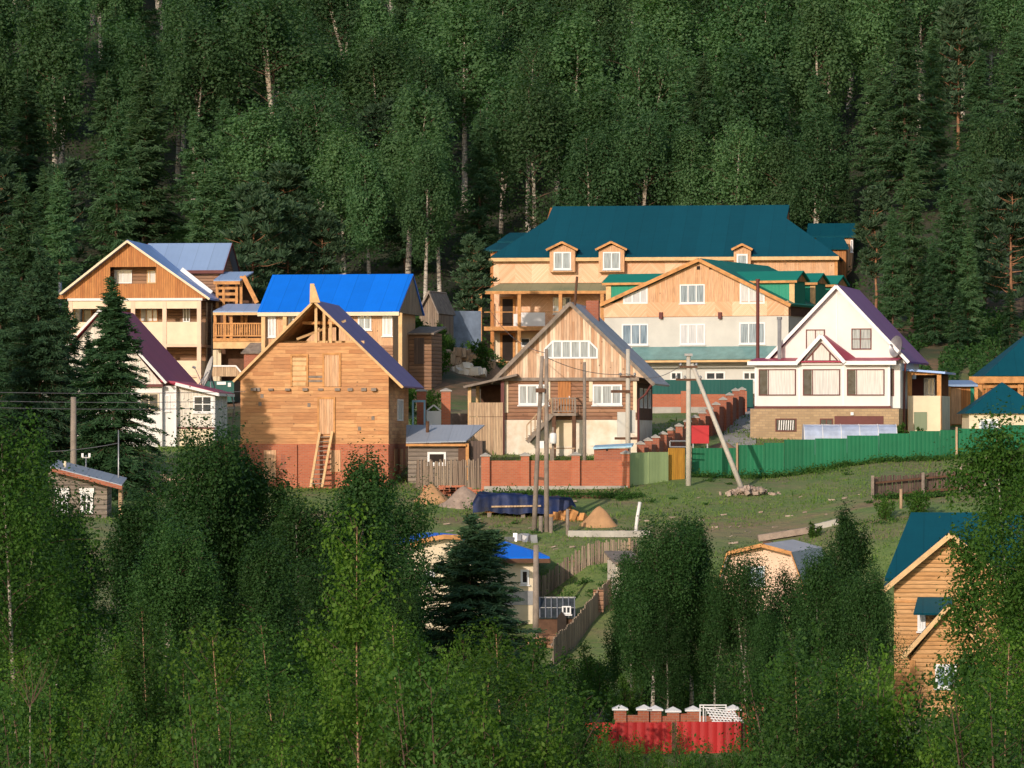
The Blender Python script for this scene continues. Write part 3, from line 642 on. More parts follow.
    m = MB(); bt = [Ld.f(310.5, 480), Ld.f(322, 480)]; tp = [Ld.f(319.5, 435, 1.1), Ld.f(332, 434, 1.1)]
    for i in range(2): m = MB(); m.beam((bt[i][0], 0, bt[i][1] - .4), (tp[i][0], 1.2, tp[i][1] + .1), .12, .2); Ld.part('rail', m, 'beam_pale')
    for k in range(11):
        t = (k + .5) / 11; p = Vector((bt[0][0], 0, bt[0][1] - .3)).lerp(Vector((tp[0][0], 1.2, tp[0][1])), t); q = Vector((bt[1][0], 0, bt[1][1] - .3)).lerp(Vector((tp[1][0], 1.2, tp[1][1])), t)
        Ld.part('rung', MB().beam(p, q, .16, .05), 'grey_wood')
timber_house()

# ================================================================== A-frame log house
def aframe():
    T = Thing('log_house', 'reddish log house with a steep streaked plank gable and small front balcony', 'house', at(570, 446, 231), -7)
    f = T.f
    A = f(571, 302.5); Rr = f(655, 384); L = f(492, 382)
    xl, xr = f(505.5, 0)[0], f(636.5, 0)[0]; zg = T.z(378); zb = T.z(420); Dp = 9
    # keep the same pitch both sides
    T.part('gable_wall', MB().prism([(gable_x(L, A, Rr, zg, True) + .15, zg), (gable_x(L, A, Rr, zg, False) - .15, zg), (A[0], A[1] - .15)], -.12, .1), 'plank_gable')
    T.part('wall', MB().box(xl, xr, 0, Dp, zb, zg), 'log_red')
    T.part('side_wall', MB().box(xr + .002, xr + .06, .1, Dp, zb, zg - .3), 'brown_wood')
    T.part('loft', MB().prism([(xl, zg), (xr, zg), (A[0], A[1] - .5)], .1, Dp), 'log_brown')
    T.part('plinth', MB().box(xl - .04, xr + .04, -.06, Dp, -2.5, zb), 'whitewash')
    roof_y(T, L, A, Rr, -.5, Dp + .5, .12, 'grey_roof_y', 'grey_wood', .2)
    T.part('cornice', MB().box(xl - .4, xr + .15, -.2, .0, zg - .16, zg + .02), 'grey_wood')
    # wide chamfered loft window
    u = T.rect(544, 340.5, 598, 358.6, -.12); w = .09; ch = (f(552.5, 0, -.12)[0] - u[0]); fr = MB()
    out = [(u[0], u[2]), (u[1], u[2]), (u[1], u[3] - ch), (u[1] - ch, u[3]), (u[0] + ch, u[3]), (u[0], u[3] - ch)]
    inn = [(u[0] + w, u[2] + w), (u[1] - w, u[2] + w), (u[1] - w, u[3] - ch - w*.3), (u[1] - ch - w*.3, u[3] - w), (u[0] + ch + w*.3, u[3] - w), (u[0] + w, u[3] - ch - w*.3)]
    for i in range(6): j = (i + 1) % 6; fr.prism([out[i], out[j], inn[j], inn[i]], -.2, -.122)
    for t in (.167, .333, .5, .667, .833): x = u[0] + (u[1] - u[0]) * t; fr.box(x - .05, x + .05, -.195, -.122, u[2] + w, u[3] - w)
    fo = T.part('window', fr, 'pvc'); T.part('pane', MB().prism([(p[0], p[1]) for p in inn], -.15, -.123), 'glass_blue', fo)
    win(T, 518.5, 384.5, 549, 405, (.28, .62), 0, 'glass_blue', w=.1); win(T, 592.5, 384.5, 622, 405, (.33, .66), 0, 'glass_blue', w=.1)
    d = T.part('door', T.fbox(MB(), 558, 380.5, 571, 413, -.05, -.002), 'pine_v')
    T.part('handle', MB().box(f(569, 0)[0], f(570, 0)[0], -.09, -.05, T.z(399), T.z(396)), 'steel', d)
    m = MB()
    for px in (506.5, 548.5, 591, 635): x = f(px, 0)[0]; T.part('corner_board', MB().box(x - .1, x + .1, -.06, -.003, zb + (.4 if px in (506.5, 635) else 1.0), zg - .2), 'cream')
    # balcony and steps
    y = -1.3; a = f(551.5, 413, y); b = f(576, 413, y)
    T.part('balcony_floor', MB().box(a[0], b[0], y, -.03, a[1] - .15, a[1]), 'grey_wood')
    railing(T, (a[0] + .05, y + .05, a[1]), (b[0] - .05, y + .05, b[1]), 8, .8, .06, 'balcony_rail', 'grey_wood', post=.11)
    T.part('side_rail', MB().beam((b[0] - .05, y, a[1] + .8), (b[0] - .05, -.05, a[1] + .8), .07), 'grey_wood')
    for x in (a[0] + .12, b[0] - .12): T.part('balcony_post', MB().box(x - .1, x + .1, y + .05, y + .25, -1, a[1] - .15), 'brown_wood')
    st = MB(); p = f(527, 440, y); n = 9
    for k in range(n):
        t = (k + .5) / n; x = a[0] - (a[0] - p[0]) * t; z = a[1] - (a[1] - p[1]) * t; st.box(x - .16, x + .16, y, -.35, z - .03, z + .02)
    for yy in (y, -.35): st.beam((a[0], yy, a[1] - .1), (p[0], yy, p[1] - .1), .06, .24)
    T.part('stairs', st, 'grey_wood')
    hr = MB(); hr.beam((a[0], y - .04, a[1] + .8), (p[0], y - .04, p[1] + .8), .07)
    for k in range(7): t = k / 6; x = a[0] - (a[0] - p[0]) * t; z = a[1] - (a[1] - p[1]) * t; hr.beam((x, y - .04, z), (x, y - .04, z + .8), .06)
    T.part('stair_rail', hr, 'plank_pale')
    T.part('garage_door', T.fbox(MB(), 590, 421.5, 621, 446, -.11, -.063), 'whitewash'); T.part('cellar_door', T.fbox(MB(), 556, 421, 573, 446, -.1, -.063), 'cream')
    # porch on the left
    e0 = f(464, 386, -.6); e1 = f(506, 378.5, -.6)
    T.part('porch_roof', MB().slab([(e0[0], -.9, e0[1]), (e1[0] + .6, -.9, e1[1] + .25), (e1[0] + .6, 6, e1[1] + .25), (e0[0], 6, e0[1])], .12), 'grey_wood')
    px0, px1 = f(469, 0, -.4)[0], f(503, 0, -.4)[0]
    T.part('porch_parapet', MB().box(px0, px1, -.5, -.42, T.z(416.5, -.5), T.z(402.5, -.5)).box(px0, px1, -.52, -.44, -1.2, T.z(417, -.5)), 'plank_pale')
    T.part('porch_back', MB().box(px0 + .2, px1, 3, 3.1, -1, T.z(384, -.5)), 'brown_wood')
    for px in (469.5, 474, 502.5): x = f(px, 0, -.4)[0]; k = 0 if px != 474 else 1.5; T.part('porch_post', MB().box(x - .09, x + .09, -.42 + k, -.24 + k, -1, T.z(386 - (px - 469) * .15, -.4)), 'beam_pale' if px < 500 else 'trim_brown')
    for px in (645, 649.5, 653):
        pass
    for k in range(3): y0_ = 1.2 + k * 2.5; fr, pn = window_mesh(lambda u, v, d: (xr + .062 + d, u, v), y0_, y0_ + 1.3, T.z(408), T.z(388), (.5,)); fo = T.part('window', fr, 'pvc'); T.part('pane', pn, 'glass_blue', fo)
    T.part('downpipe', MB().tube([(xr + .9, -.4, zg - .3), (xr + .5, -.2, zg - .9), (xr + .12, -.12, zg - 1.2), (xr + .12, -.12, -.5)], .06), 'trim_brown')
    c = f(593, 317, 6); T.part('chimney', MB().box(c[0] - .35, c[0] + .35, 5.6, 6.3, c[1] - 1.5, f(0, 303, 6)[1]), 'brick_dark')
    p = f(573, 302, -.2); q = f(575.5, 276, -.2); T.part('flue_pipe', MB().tube([(p[0], .6, p[1] - .3), (q[0], .6, q[1])], .07), 'brown_wood')
    # bench, barrel, cabinet, shed in the yard
    B = Thing('garden_bench', 'small grey bench on the grass before the porch of the log house', 'bench', gat(510, 223), 0)
    B.part('seat', MB().box(-.6, .6, -.25, .25, .4, .47), 'grey_wood')
    for sx in (-.5, .5): B.part('leg', MB().box(sx - .05, sx + .05, -.2, .2, -.1, .4), 'grey_wood')
    Br = Thing('garden_table', 'low slatted garden table beneath the balcony of the log house', 'table', gat(562, 228.4), 0)
    Br.part('table_top', MB().box(-.7, .7, -.35, .35, .7, .76), 'plank_pale')
    for sx in (-.6, .6): Br.part('leg', MB().box(sx - .05, sx + .05, -.3, .3, -.1, .7), 'grey_wood')
    Wt = Thing('wash_stand', 'white wall-hung wash stand on a post beside the balcony steps', 'wash stand', gat(553, 226.9), 0)
    Wt.part('tank', MB().lathe([(.03, 1.1), (.16, 1.11), (.19, 1.17), (.19, 1.6), (.14, 1.68), (.02, 1.7)]), 'pvc', smooth=True); Wt.part('post', MB().box(-.06, .06, .3, .42, -.2, 2.0), 'grey_wood')
aframe()
def yard_shed():
    T = Thing('brick_shed', 'low brick shed with a light blue flat roof behind the brick fence', 'shed', at(610, 462, 220), -4)
    f = T.f; T.pbox('wall', 'brick_dark', 594, 448.5, 628, 464, 0, 1.6)
    a = f(593, 447.5, -.1); b = f(632, 445.5, -.1); T.part('roof', MB().slab([(a[0], -.2, a[1]), (b[0], -.2, b[1]), (b[0], 1.9, b[1] + .12), (a[0], 1.9, a[1] + .12)], .09), 'sky_blue')
    T.part('vent', MB().box(f(606, 0)[0], f(608, 0)[0], -.02, -.002, T.z(451), T.z(449)), 'dark')
yard_shed()
# ================================================================== hotel with dark teal roof
def hotel():
    T = Thing('hotel', 'long timber clad hotel with a vast dark teal roof and three small dormers', 'hotel', at(665, 392, 318), -7)
    f = T.f; yr = 8.0
    xE0, zE = f(489, 257.5, -.5); xE1, _ = f(839, 255.5, -.5); zR = f(670, 205.6, yr)[1]
    xr0, xr1 = f(553, 0, yr)[0], f(789.5, 0, yr)[0]; zB = f(0, 223, 5.5)[1]; tb = (zB - zE) / (zR - zE); yb = -.5 + 8.5 * tb; yB = 16.5
    xb0, xb1 = f(547, 0, yb)[0], f(786.5, 0, yb)[0]
    m = MB(); th = .16
    m.slab([(xE0, -.5, zE), (xE1, -.5, zE), (xb1, yb, zB), (xr1, yr, zR), (xr0, yr, zR), (xb0, yb, zB)], th)
    m.slab([(xE0, yB, zE), (xb0, 16 - yb, zB), (xr0, yr, zR), (xr1, yr, zR), (xb1, 16 - yb, zB), (xE1, yB, zE)], th)
    m.slab([(xE1, -.5, zE), (xE1, yB, zE), (xb1 - .1, 16 - yb, zB), (xb1 - .1, yb, zB)], th)
    m.slab([(xE0, -.5, zE), (xb0 + .1, yb, zB), (xb0 + .1, 16 - yb, zB), (xE0, yB, zE)], th)
    roof = T.part('roof', m, 'teal_x')
    for x in (xb0, xb1 - .15): T.part('gable_wall', MB().prism([(yb, zB), (16 - yb, zB), (yr, zR - .1)], x, x + .15, 'x'), 'pine_v', roof)
    T.part('fascia', MB().box(xE0, xE1, -.56, -.51, zE - .3, zE - .04), 'beam_pale', roof)
    x0, x1 = f(494, 0)[0], f(836, 0)[0]
    T.part('wall', MB().box(x0, x1, .2, 15.8, -2, zE), 'pine_v')
    T.part('cladding_band', MB().box(x0 - .05, f(735, 0)[0], .0, .196, T.z(283), zE - .1), 'chev')
    T.part('cladding_band', MB().box(f(735.2, 0)[0], x1 + .05, .0, .196, T.z(300), zE - .1), 'pine_pale')
    T.part('corner_board', MB().box(x1 - .1, x1 + .12, -.08, .12, 0, zE - .1), 'beam')
    # dormers
    for cx, w, top in ((562.3, 15, 241.5), (611.5, 15, 241.5), (742.3, 10, 244.5)):
        y0 = -.68; u = T.rect(cx - w * .85, 247, cx + w * .85, 272 if w > 12 else 266, y0); zt = T.z(top, -1); ex = (u[1] - u[0]) * .62; c = (u[0] + u[1]) / 2
        dm = T.part('dormer', MB().prism([(u[0], u[2]), (u[1], u[2]), (u[1], u[3] - .25), (c, zt - .25), (u[0], u[3] - .25)], y0, 4.5), 'pine_pale')
        rm = MB(); zl = T.z(249.5 if w > 12 else 250, -.6)
        rm.slab([(c - ex, -1, zl), (c, -1, zt), (c, 5, zt), (c - ex, 5, zl)], .1); rm.slab([(c, -1, zt), (c + ex, -1, zl), (c + ex, 5, zl), (c, 5, zt)], .1); T.part('dormer_roof', rm, 'teal_y', dm)
        tm = MB(); tm.beam((c - ex, -1.04, zl - .08), (c, -1.04, zt - .08), .06, .16); tm.beam((c, -1.045, zt - .08), (c + ex, -1.045, zl - .08), .06, .16); T.part('bargeboard', tm, 'beam', dm)
        if w > 12: win(T, cx - 8.6, 252, cx + 8.8, 269.5, (.5,), y0, 'glass_blue', w=.095)
        else: win(T, cx - 5.6, 254, cx + 5.4, 265, (), y0, 'glass_blue', w=.12)
    # veranda on the left
    vy = -2.6; a = f(485, 290.5, vy); b = f(607, 290, vy); zc = T.z(283.3, 0)
    r = T.part('veranda_roof', MB().slab([(a[0], vy, a[1]), (b[0], vy, b[1]), (b[0], .1, zc), (a[0] + .8, .1, zc)], .08), 'canopy_green')
    T.part('fascia', MB().box(a[0], b[0], vy - .05, vy + .08, T.z(294, vy), T.z(291, vy)), 'beam', r)
    T.part('veranda_wall', MB().box(x0, f(606, 0)[0], .06, .19, T.z(328), zc), 'chev'); T.part('lower_wall', MB().box(x0, f(606, 0)[0], .05, .19, -2, T.z(330)), 'cream')
    dl = f(484, 0, vy)[0]; dr = f(604, 0, vy)[0]
    T.part('veranda_deck', MB().box(dl, dr, vy, .04, T.z(330.5, vy), T.z(326.5, vy)), 'beam')
    T.part('lower_deck', MB().box(dl - .3, f(545, 0, vy)[0], vy - .1, .04, T.z(364.5, vy), T.z(361.5, vy)), 'beam')
    for px in (480, 519.2, 560.3, 602): x = f(px, 0, vy)[0]; T.part('veranda_post', MB().box(x - .13, x + .13, vy + .02, vy + .26, -2, T.z(292, vy)), 'beam')
    for a_, b_, c_, d_ in ((502.5, 299, 513, 325.8), (502.5, 335, 513, 361)):
        u = T.rect(a_, b_, c_, d_, .05); dd = T.part('door', MB().box(u[0], u[1], .0, .045, u[2], u[3]), 'dark')  # dark slab standing for the shade of an open doorway
        T.part('frame', MB().box(u[0] - .18, u[0], -.03, .05, u[2], u[3]).box(u[1], u[1] + .18, -.03, .05, u[2], u[3]).box(u[0] - .18, u[1] + .18, -.035, .05, u[3], u[3] + .15), 'beam', dd)
    win(T, 553, 297, 571, 314, (.5,), .05, 'glass_blue', w=.095); win(T, 521, 338, 530, 346, (), .05, 'glass')
    T.part('infill_panel', T.fbox(MB(), 521, 312.5, 545, 326, vy + .05, vy + .1), 'white'); T.part('infill_panel', T.fbox(MB(), 513.5, 314, 518, 326, vy + .05, vy + .1), 'white')
    T.part('handrail', MB().beam((dl, vy + .1, T.z(312, vy)), (f(560, 0, vy)[0], vy + .1, T.z(312, vy)), .06), 'beam')
    # annexes behind, left and right
    for pts, ya in (((497, 241.5, 535, 232.5, 505), 9), ((483, 249.8, 530, 242.5, 490), 3.5)):
        a = f(pts[0], pts[1], ya); b = f(pts[2], pts[3], ya + 3)
        T.part('annex_roof', MB().slab([(a[0], ya, a[1]), (b[0], ya, a[1]), (b[0], ya + 3, b[1]), (a[0] + .6, ya + 3, b[1])], .12), 'teal_x'); T.part('annex_wall', MB().box(a[0] + .5, b[0], ya + .5, ya + 2.9, 0, a[1] - .05), 'pine_v')
    a = f(806, 236, 10); b = f(857, 236, 10); zt = f(0, 228.2, 13)[1]
    T.part('annex_roof', MB().slab([(a[0], 10, a[1]), (b[0], 10, b[1]), (b[0] - .3, 13, zt), (a[0], 13, zt)], .14), 'teal_x'); T.part('annex_wall', MB().box(a[0], f(852, 0, 10)[0], 10.4, 13, -1, a[1] - .05), 'pine_pale')
    a = f(815, 248, 7); b = f(849, 248, 7); T.part('annex_roof', MB().slab([(a[0], 6.8, a[1]), (b[0], 6.8, b[1]), (b[0] - .5, 9, a[1] + .9), (a[0], 9, a[1] + .9)], .14), 'teal_x')
    T.part('annex_wall', MB().box(a[0], f(846, 0, 7)[0], 7.2, 9.5, -1, a[1] - .05), 'pine_v')
    win(T, 850.5, 240, 853, 252, (), 10.4, 'glass')
hotel()

def guest_wing():
    T = Thing('guest_house', 'grey rendered guest house with an orange boarded gable and emerald green roof', 'house', at(697, 386, 293), -22)
    f = T.f
    A = f(701, 258.8); L = f(599, 305.8); Rr = f(793, 304.5)
    x0, x1 = f(604.5, 0)[0], f(788.5, 0)[0]; zm = T.z(318.6); ze = T.z(305)
    T.part('wall', MB().box(x0, x1, 0, 14, -3, zm), 'grey_wall')
    T.part('gable_wall', MB().prism([(x0, zm), (x1, zm), (x1, ze - .25), (A[0], A[1] - .15), (x0, ze - .25)], -.05, 14), 'pine_pale')
    T.part('cladding_band', MB().box(x0 - .02, x1 + .02, -.09, -.053, zm + .02, T.z(304.2)), 'chev')
    roof = roof_y(T, L, A, Rr, -.5, 14.4, .16, 'green_y', 'beam', .24)
    T.part('eave_trim', MB().box(x1 + .002, x1 + .08, .2, 13.8, zm, ze - .35), 'brown_wood')
    # windows
    win(T, 680, 284.5, 705, 303.3, (.33, .66), -.05, 'glass_blue', w=.085)
    win(T, 622, 324, 648.5, 345, (.36, .68), 0, 'glass_blue', w=.095); win(T, 680, 324, 705.5, 344.5, (.33, .66), 0, 'curtain', w=.095); win(T, 739.5, 322.5, 765.5, 344, (.36, .68), 0, 'glass_blue', w=.095)
    for flip in (0, 1):
        p = [f(q, 304, -.05) for q in ((623.5, 648) if not flip else (740, 765))]; u0, u1, v0 = p[0][0], p[1][0], p[0][1]
        hl, hr = (T.z(298.5), T.z(288.5)); hl, hr = (hl, hr) if not flip else (T.z(285), T.z(297)); w = .11; fr = MB()
        tz = lambda x: hl + (hr - hl) * (x - u0) / (u1 - u0)
        fr.box(u0, u1, -.12, -.053, v0, v0 + w)
        for x in (u0, u0 + (u1 - u0) * .34, u0 + (u1 - u0) * .67, u1 - w): fr.prism([(x, v0 + w), (x + w, v0 + w), (x + w, tz(x + w) - w), (x, tz(x) - w)], -.12, -.053)
        fr.prism([(u0, hl - w), (u1, hr - w), (u1, hr), (u0, hl)], -.12, -.053)
        fo = T.part('window', fr, 'pvc'); T.part('pane', MB().prism([(u0 + .05, v0 + .05), (u1 - .05, v0 + .05), (u1 - .05, hr - .08), (u0 + .05, hl - .08)], -.09, -.054), 'curtain', fo)
    for a in ((669, 531, 558), (704, 531, 558), (742, 531, 558)): pass
    for a, b in ((670.5, 682.5), (705.5, 725.5), (743, 757)): win(T, a, 371.5, b, 380.5, (.5,), 0, 'glass', w=.12)
    T.part('vent', MB().box(f(697, 0)[0], f(700.5, 0)[0], -.06, -.053, T.z(272.5), T.z(269)), 'dark'); T.part('vent', MB().box(f(709.5, 0)[0], f(713, 0)[0], -.06, -.053, T.z(272.5), T.z(269)), 'dark')
    for px in (662, 721): x, z = f(px, 316); T.part('downspout', MB().box(x - .12, x + .12, -.3, -.09, z - .2, z + .25), 'trim_brown')
    a = f(625, 359.5, -1.5); b = f(771, 358, -1.5); zc = T.z(348, 0)
    T.part('canopy', MB().slab([(a[0], -1.5, a[1]), (b[0], -1.5, a[1]), (b[0], -.02, zc), (a[0], -.02, zc)], .06), 'canopy_glass')
    T.part('canopy_frame', MB().box(a[0], b[0], -1.53, -1.5, a[1] - .22, a[1] - .08).box(a[0], a[0] + .12, -1.5, -.02, a[1] - .2, a[1] - .08), 'beam_pale')
    # dormers facing sideways
    s = (A[1] - Rr[1]) / (Rr[0] - A[0])
    for side in (1, -1):
        for k, yk in enumerate((1.0, 5.6, 10.2)):
            zt = T.z(274.3 if side > 0 else 275, 1.0); zl = T.z(283.5, 1.0)
            if side > 0: xo = f(798.5, 0, 1.0)[0] - .02 * k; xf = f(794.5, 0, 1.0)[0]
            else: xo = f(603.5, 0, 1.0)[0]; xf = f(606.5, 0, 1.0)[0]
            xi = A[0] + (zt - 0 - A[1]) / -s * side if side > 0 else A[0] - (A[1] - zt) / s
            zb = A[1] - abs(xf - A[0]) * s - .2; w = 1.15
            xin = A[0] + side * (A[1] - zl) / s
            ck = MB().prism([(xf, zb), (xf, zl), (xin, zl)] if side > 0 else [(xf, zb), (xin, zl), (xf, zl)], yk, yk + 2 * w)
            d = T.part('dormer', ck, 'green_x')
            rm = MB(); xm = A[0] + side * (A[1] - zt) / s
            rm.slab([(xo, yk - .3, zl), (xin - side * .3, yk - .3, zl), (xm - side * .3, yk + w, zt), (xo, yk + w, zt)], .1)
            rm.slab([(xo, yk + 2 * w + .3, zl), (xin - side * .3, yk + 2 * w + .3, zl), (xm - side * .3, yk + w, zt), (xo, yk + w, zt)], .1)
            T.part('dormer_roof', rm, 'green_x' if False else 'green_y', d)
            tr = MB().box(min(xo, xin), max(xo, xin), yk - .34, yk - .302, zl - .22, zl - .06); tr.prism([(yk - .2, zl - .1), (yk + 2 * w + .2, zl - .1), (yk + w, zt - .15)], xf + side * .02, xf + side * .1, 'x')
            T.part('fascia', tr, 'beam', d)
            T.part('cheek_post', MB().box(min(xf, xf + side * .02) - .35 * (side > 0), max(xf, xf + side * .02) + .35 * (side < 0), yk - .06, yk - .003, zb, zl - .05), 'beam_pale', d)
guest_wing()

# ================================================================== white house with purple roof
def white_house():
    T = Thing('villa', 'white sided villa with a steep purple roof, glazed front bay and stone base', 'house', at(830, 444, 240), -12)
    f = T.f
    A = f(837, 285.5); L = f(763, 363); Rr = f(909, 361)
    y = 1.6   # the gable wall stands behind the bay
    A = f(837, 285, y); L = f(764, 362, y); Rr = f(909.5, 361.5, y)
    xl, xr = f(771, 0, y)[0], f(900, 0, y)[0]; ze = T.z(363, y); Dp = 11
    T.part('wall', MB().box(xl, xr, y + .2, Dp, -1.5, ze).prism([(xl, ze), (xr, ze), (A[0], A[1] - .3)], y + .2, Dp), 'white')
    T.part('gable_wall', MB().prism([(L[0] + .2, ze - .1), (Rr[0] - .2, ze - .1), (A[0], A[1] - .1)], y, y + .19), 'white')
    roof = roof_y(T, L, A, Rr, y - .35, Dp + .5, .14, 'violet_y', 'pvc', .18)
    # porch roof continuing on the right of the main slope
    p = f(908, 362, y + 2); q = f(944, 374, y + 3)
    T.part('seam_trim', MB().box(A[0] - .03, A[0] + .03, y - .03, y - .002, ze + .2, A[1] - .3), 'pvc')
    win(T, 806, 329.5, 825, 350, (.5,), y, 'curtain', frame='trim_brown', w=.06, sill=False); win(T, 851.5, 328.5, 871.5, 349.5, (.45,), y, 'glass_blue', frame='trim_brown', w=.06, hb=(.5,), sill=False)
    # bay
    bx0, bx1 = f(755.5, 0)[0], f(890, 0)[0]; zt = T.z(364); zb = T.z(408.5)
    T.part('bay', MB().box(bx0, bx1, 0, y - .01, zb, zt), 'white')
    T.part('return_wall', MB().box(bx1 + .01, f(899, 0, y)[0] + .2, .5, y - .02, zb, zt - .05), 'white')
    T.part('bay_roof', MB().slab([(bx0 - .35, -.4, zt + .1), (bx1 + .35, -.4, zt + .1), (bx1 + .5, y - .02, zt + .32), (bx0 - .2, y - .02, zt + .32)], .07), 'maroon_y')
    m = MB(); g0 = f(797.5, 0, -.45)[0]; g1 = f(844, 0, -.45)[0]
    m.box(bx0 - .4, g0, -.46, -.41, zt - .12, zt + .1); m.box(g1, bx1 + .4, -.46, -.41, zt - .12, zt + .1)
    T.part('gutter', m, 'pvc')
    ga = f(821, 334.5, -.45); zz = zt + .05
    pr = MB().slab([(g0, -.5, zz), (ga[0], -.5, ga[1]), (ga[0], y, ga[1]), (g0, y, zz)], .1); pr.slab([(ga[0], -.5, ga[1]), (g1, -.5, zz), (g1 + .75, y, zz), (ga[0], y, ga[1])], .1)
    pg = T.part('porch_roof', pr, 'maroon_y'); tb = MB().beam((g0 - .05, -.54, zz - .04), (ga[0], -.54, ga[1] - .06), .06, .2).beam((ga[0], -.545, ga[1] - .06), (g1 + .05, -.545, zz - .04), .06, .2); T.part('bargeboard', tb, 'pvc', pg)
    T.part('porch_gable', MB().prism([(g0 + .1, zt - .1), (g1 - .1, zt - .1), (ga[0], ga[1] - .15)], -.2, .0), 'white')
    a = f(805.5, 361, -.2); b = f(838, 361, -.2); c = f(821.5, 343, -.2); fr = MB()
    def tri(m, k, y0, y1): m.prism([(a[0] + k, a[1] + k * .5), (b[0] - k, b[1] + k * .5), (c[0], c[1] - k)], y0, y1)
    fr.beam((a[0], -.25, a[1]), (b[0], -.25, b[1]), .05, .08); fr.beam((a[0], -.255, a[1]), (c[0], -.255, c[1]), .05, .08); fr.beam((b[0], -.26, b[1]), (c[0], -.26, c[1]), .05, .08)
    for px, tp in ((813, 352), (830, 352)): p0 = f(px, 361, -.2); p1 = f(px, tp, -.2); fr.box(p0[0] - .04, p0[0] + .04, -.27, -.22, p0[1], p1[1])
    fo = T.part('window', fr, 'trim_brown'); gm = MB(); tri(gm, .05, -.235, -.203); T.part('pane', gm, 'curtain', fo)
    for a_, b_ in ((758.8, 796), (803, 840.2), (847, 884.5)): win(T, a_, 369.2, b_, 395.5, (.26,), 0, 'curtain', frame='trim_brown', w=.06, sill=False); u = T.rect(a_ + .8, 370.2, a_ + 8.7, 394.5); T.part('open_sash', MB().box(u[0], u[1], -.035, -.03, u[2], u[3]), 'glass')
    win(T, 890.8, 369, 894, 396, (), .5, 'glass', frame='trim_brown', w=.05, sill=False)
    T.part('bay_trim', MB().box(bx0 - .05, bx1 + .08, -.06, -.003, zb - .02, zb + .12), 'trim_brown')
    m = MB()
    for px in (755.8, 799.5, 843.5, 889): x = f(px, 0)[0]; T.part('corner_trim', MB().box(x - .06, x + .06, -.03, -.002, zb + .13, zt - .13), 'pvc')
    T.part('base_wall', MB().box(f(750.5, 0)[0], f(899, 0)[0], -.08, Dp - .1, -2, zb - .03), 'stone')
    win(T, 775.5, 418.5, 796.5, 431.5, (), -.08, 'glass', frame='trim_brown', w=.06, sill=False); gr = MB()
    for k in range(7): x, z = f(779 + k * 2.3, 425, -.16); gr.beam((x, -.17, T.z(430)), (x + .03, -.17, T.z(420.5)), .05)
    T.part('window_grille', gr, 'pvc'); win(T, 820, 418.5, 833, 425.5, (.5,), -.08, 'glass', frame='trim_brown', sill=False, w=.06)
    T.part('garage_door', T.fbox(MB(), 834.5, 416, 883.5, 442, -.12, -.083), 'trim_brown')
    T.part('lamp', MB().box(f(851, 0)[0], f(854, 0)[0], -.2, -.083, T.z(415.5), T.z(412.5)), 'pvc')
    # flue and porch on the right
    x, z0 = f(779.5, 359, .9); T.part('flue_pipe', MB().tube([(x, .9, z0 - .2), (x, .9, T.z(320, .9))], .11).tube([(x, .9, T.z(321, .9)), (x, .9, T.z(318.5, .9))], .15), 'steel')
    py_ = 3.0; px0, px1 = f(908, 0, py_)[0], f(940.5, 0, py_)[0]
    T.part('porch_parapet', MB().box(px0, px1, py_, py_ + .15, -1.5, T.z(396.5, py_)).box(px1 - .15, px1, py_ + .153, py_ + 5, -1.5, T.z(396.5, py_)), 'cream')
    T.part('side_porch_roof', MB().slab([(px0 - .8, py_ - .3, T.z(369, py_)), (px1 + .3, py_ - .3, T.z(373, py_)), (px1 + .3, py_ + 5.4, T.z(373, py_)), (px0 - .8, py_ + 5.4, T.z(369, py_))], .12), 'steel_blue')
    for px in (909.5, 939): x = f(px, 0, py_)[0]; T.part('porch_post', MB().box(x - .12, x + .12, py_ + .02, py_ + .24, -1, T.z(372.5, py_)), 'beam')
    T.part('porch_beam', MB().box(px0, px1, py_ + .03, py_ + .2, T.z(376, py_), T.z(373, py_)), 'beam')
    T.part('porch_back', MB().box(px0, px1, py_ + 4, py_ + 4.2, -1, T.z(373, py_)), 'brown_wood'); win(T, 924, 378, 935, 396, (.3, .65), py_ + 4, 'curtain', sill=False); T.part('porch_door', T.fbox(MB(), 911, 379, 923, 398, py_ + 3.9, py_ + 3.998), 'trim_brown')
    T.part('cellar_door', T.fbox(MB(), 914, 412, 927, 430, py_ - .05, py_ - .003), 'canopy_green')
    T.part('downpipe', MB().tube([(Rr[0] - .2, y - .2, ze - .1), (xr + .25, y, ze - 1), (xr + .2, y, -.5)], .06), 'trim_brown')
    # satellite dish on the gable
    S = Thing('satellite_dish', 'grey satellite dish fixed to the right edge of the white villa gable', 'satellite dish', at(898, 347, 240.6), 0)
    n = 20; d = Vector((-.75, -.62, .2)).normalized(); a = d.cross(Vector((0, 0, 1))).normalized(); b = a.cross(d); vs = [Vector((0, 0, 0))]
    for rr, off in ((.5, .05), (1.0, .2)):
        for k in range(n): t = 2*math.pi*k/n; vs.append((a*math.cos(t)*.5 + b*math.sin(t)*.62) * rr + d * off)
    fs = [(0, 1+k, 1+(k+1) % n) for k in range(n)] + [(1+k, 1+n+k, 1+n+(k+1) % n, 1+(k+1) % n) for k in range(n)]
    m = MB().add(vs, fs); m.add([v - d * .03 for v in vs], [tuple(reversed(q)) for q in fs]); S.part('reflector', m, 'steel', smooth=True)
    S.part('receiver_arm', MB().tube([b * -.5, d * .55], .02).tube([d * .5, d * .62], .05), 'steel'); S.part('bracket', MB().tube([-d * .04, -d * .5], .05), 'steel')
white_house()
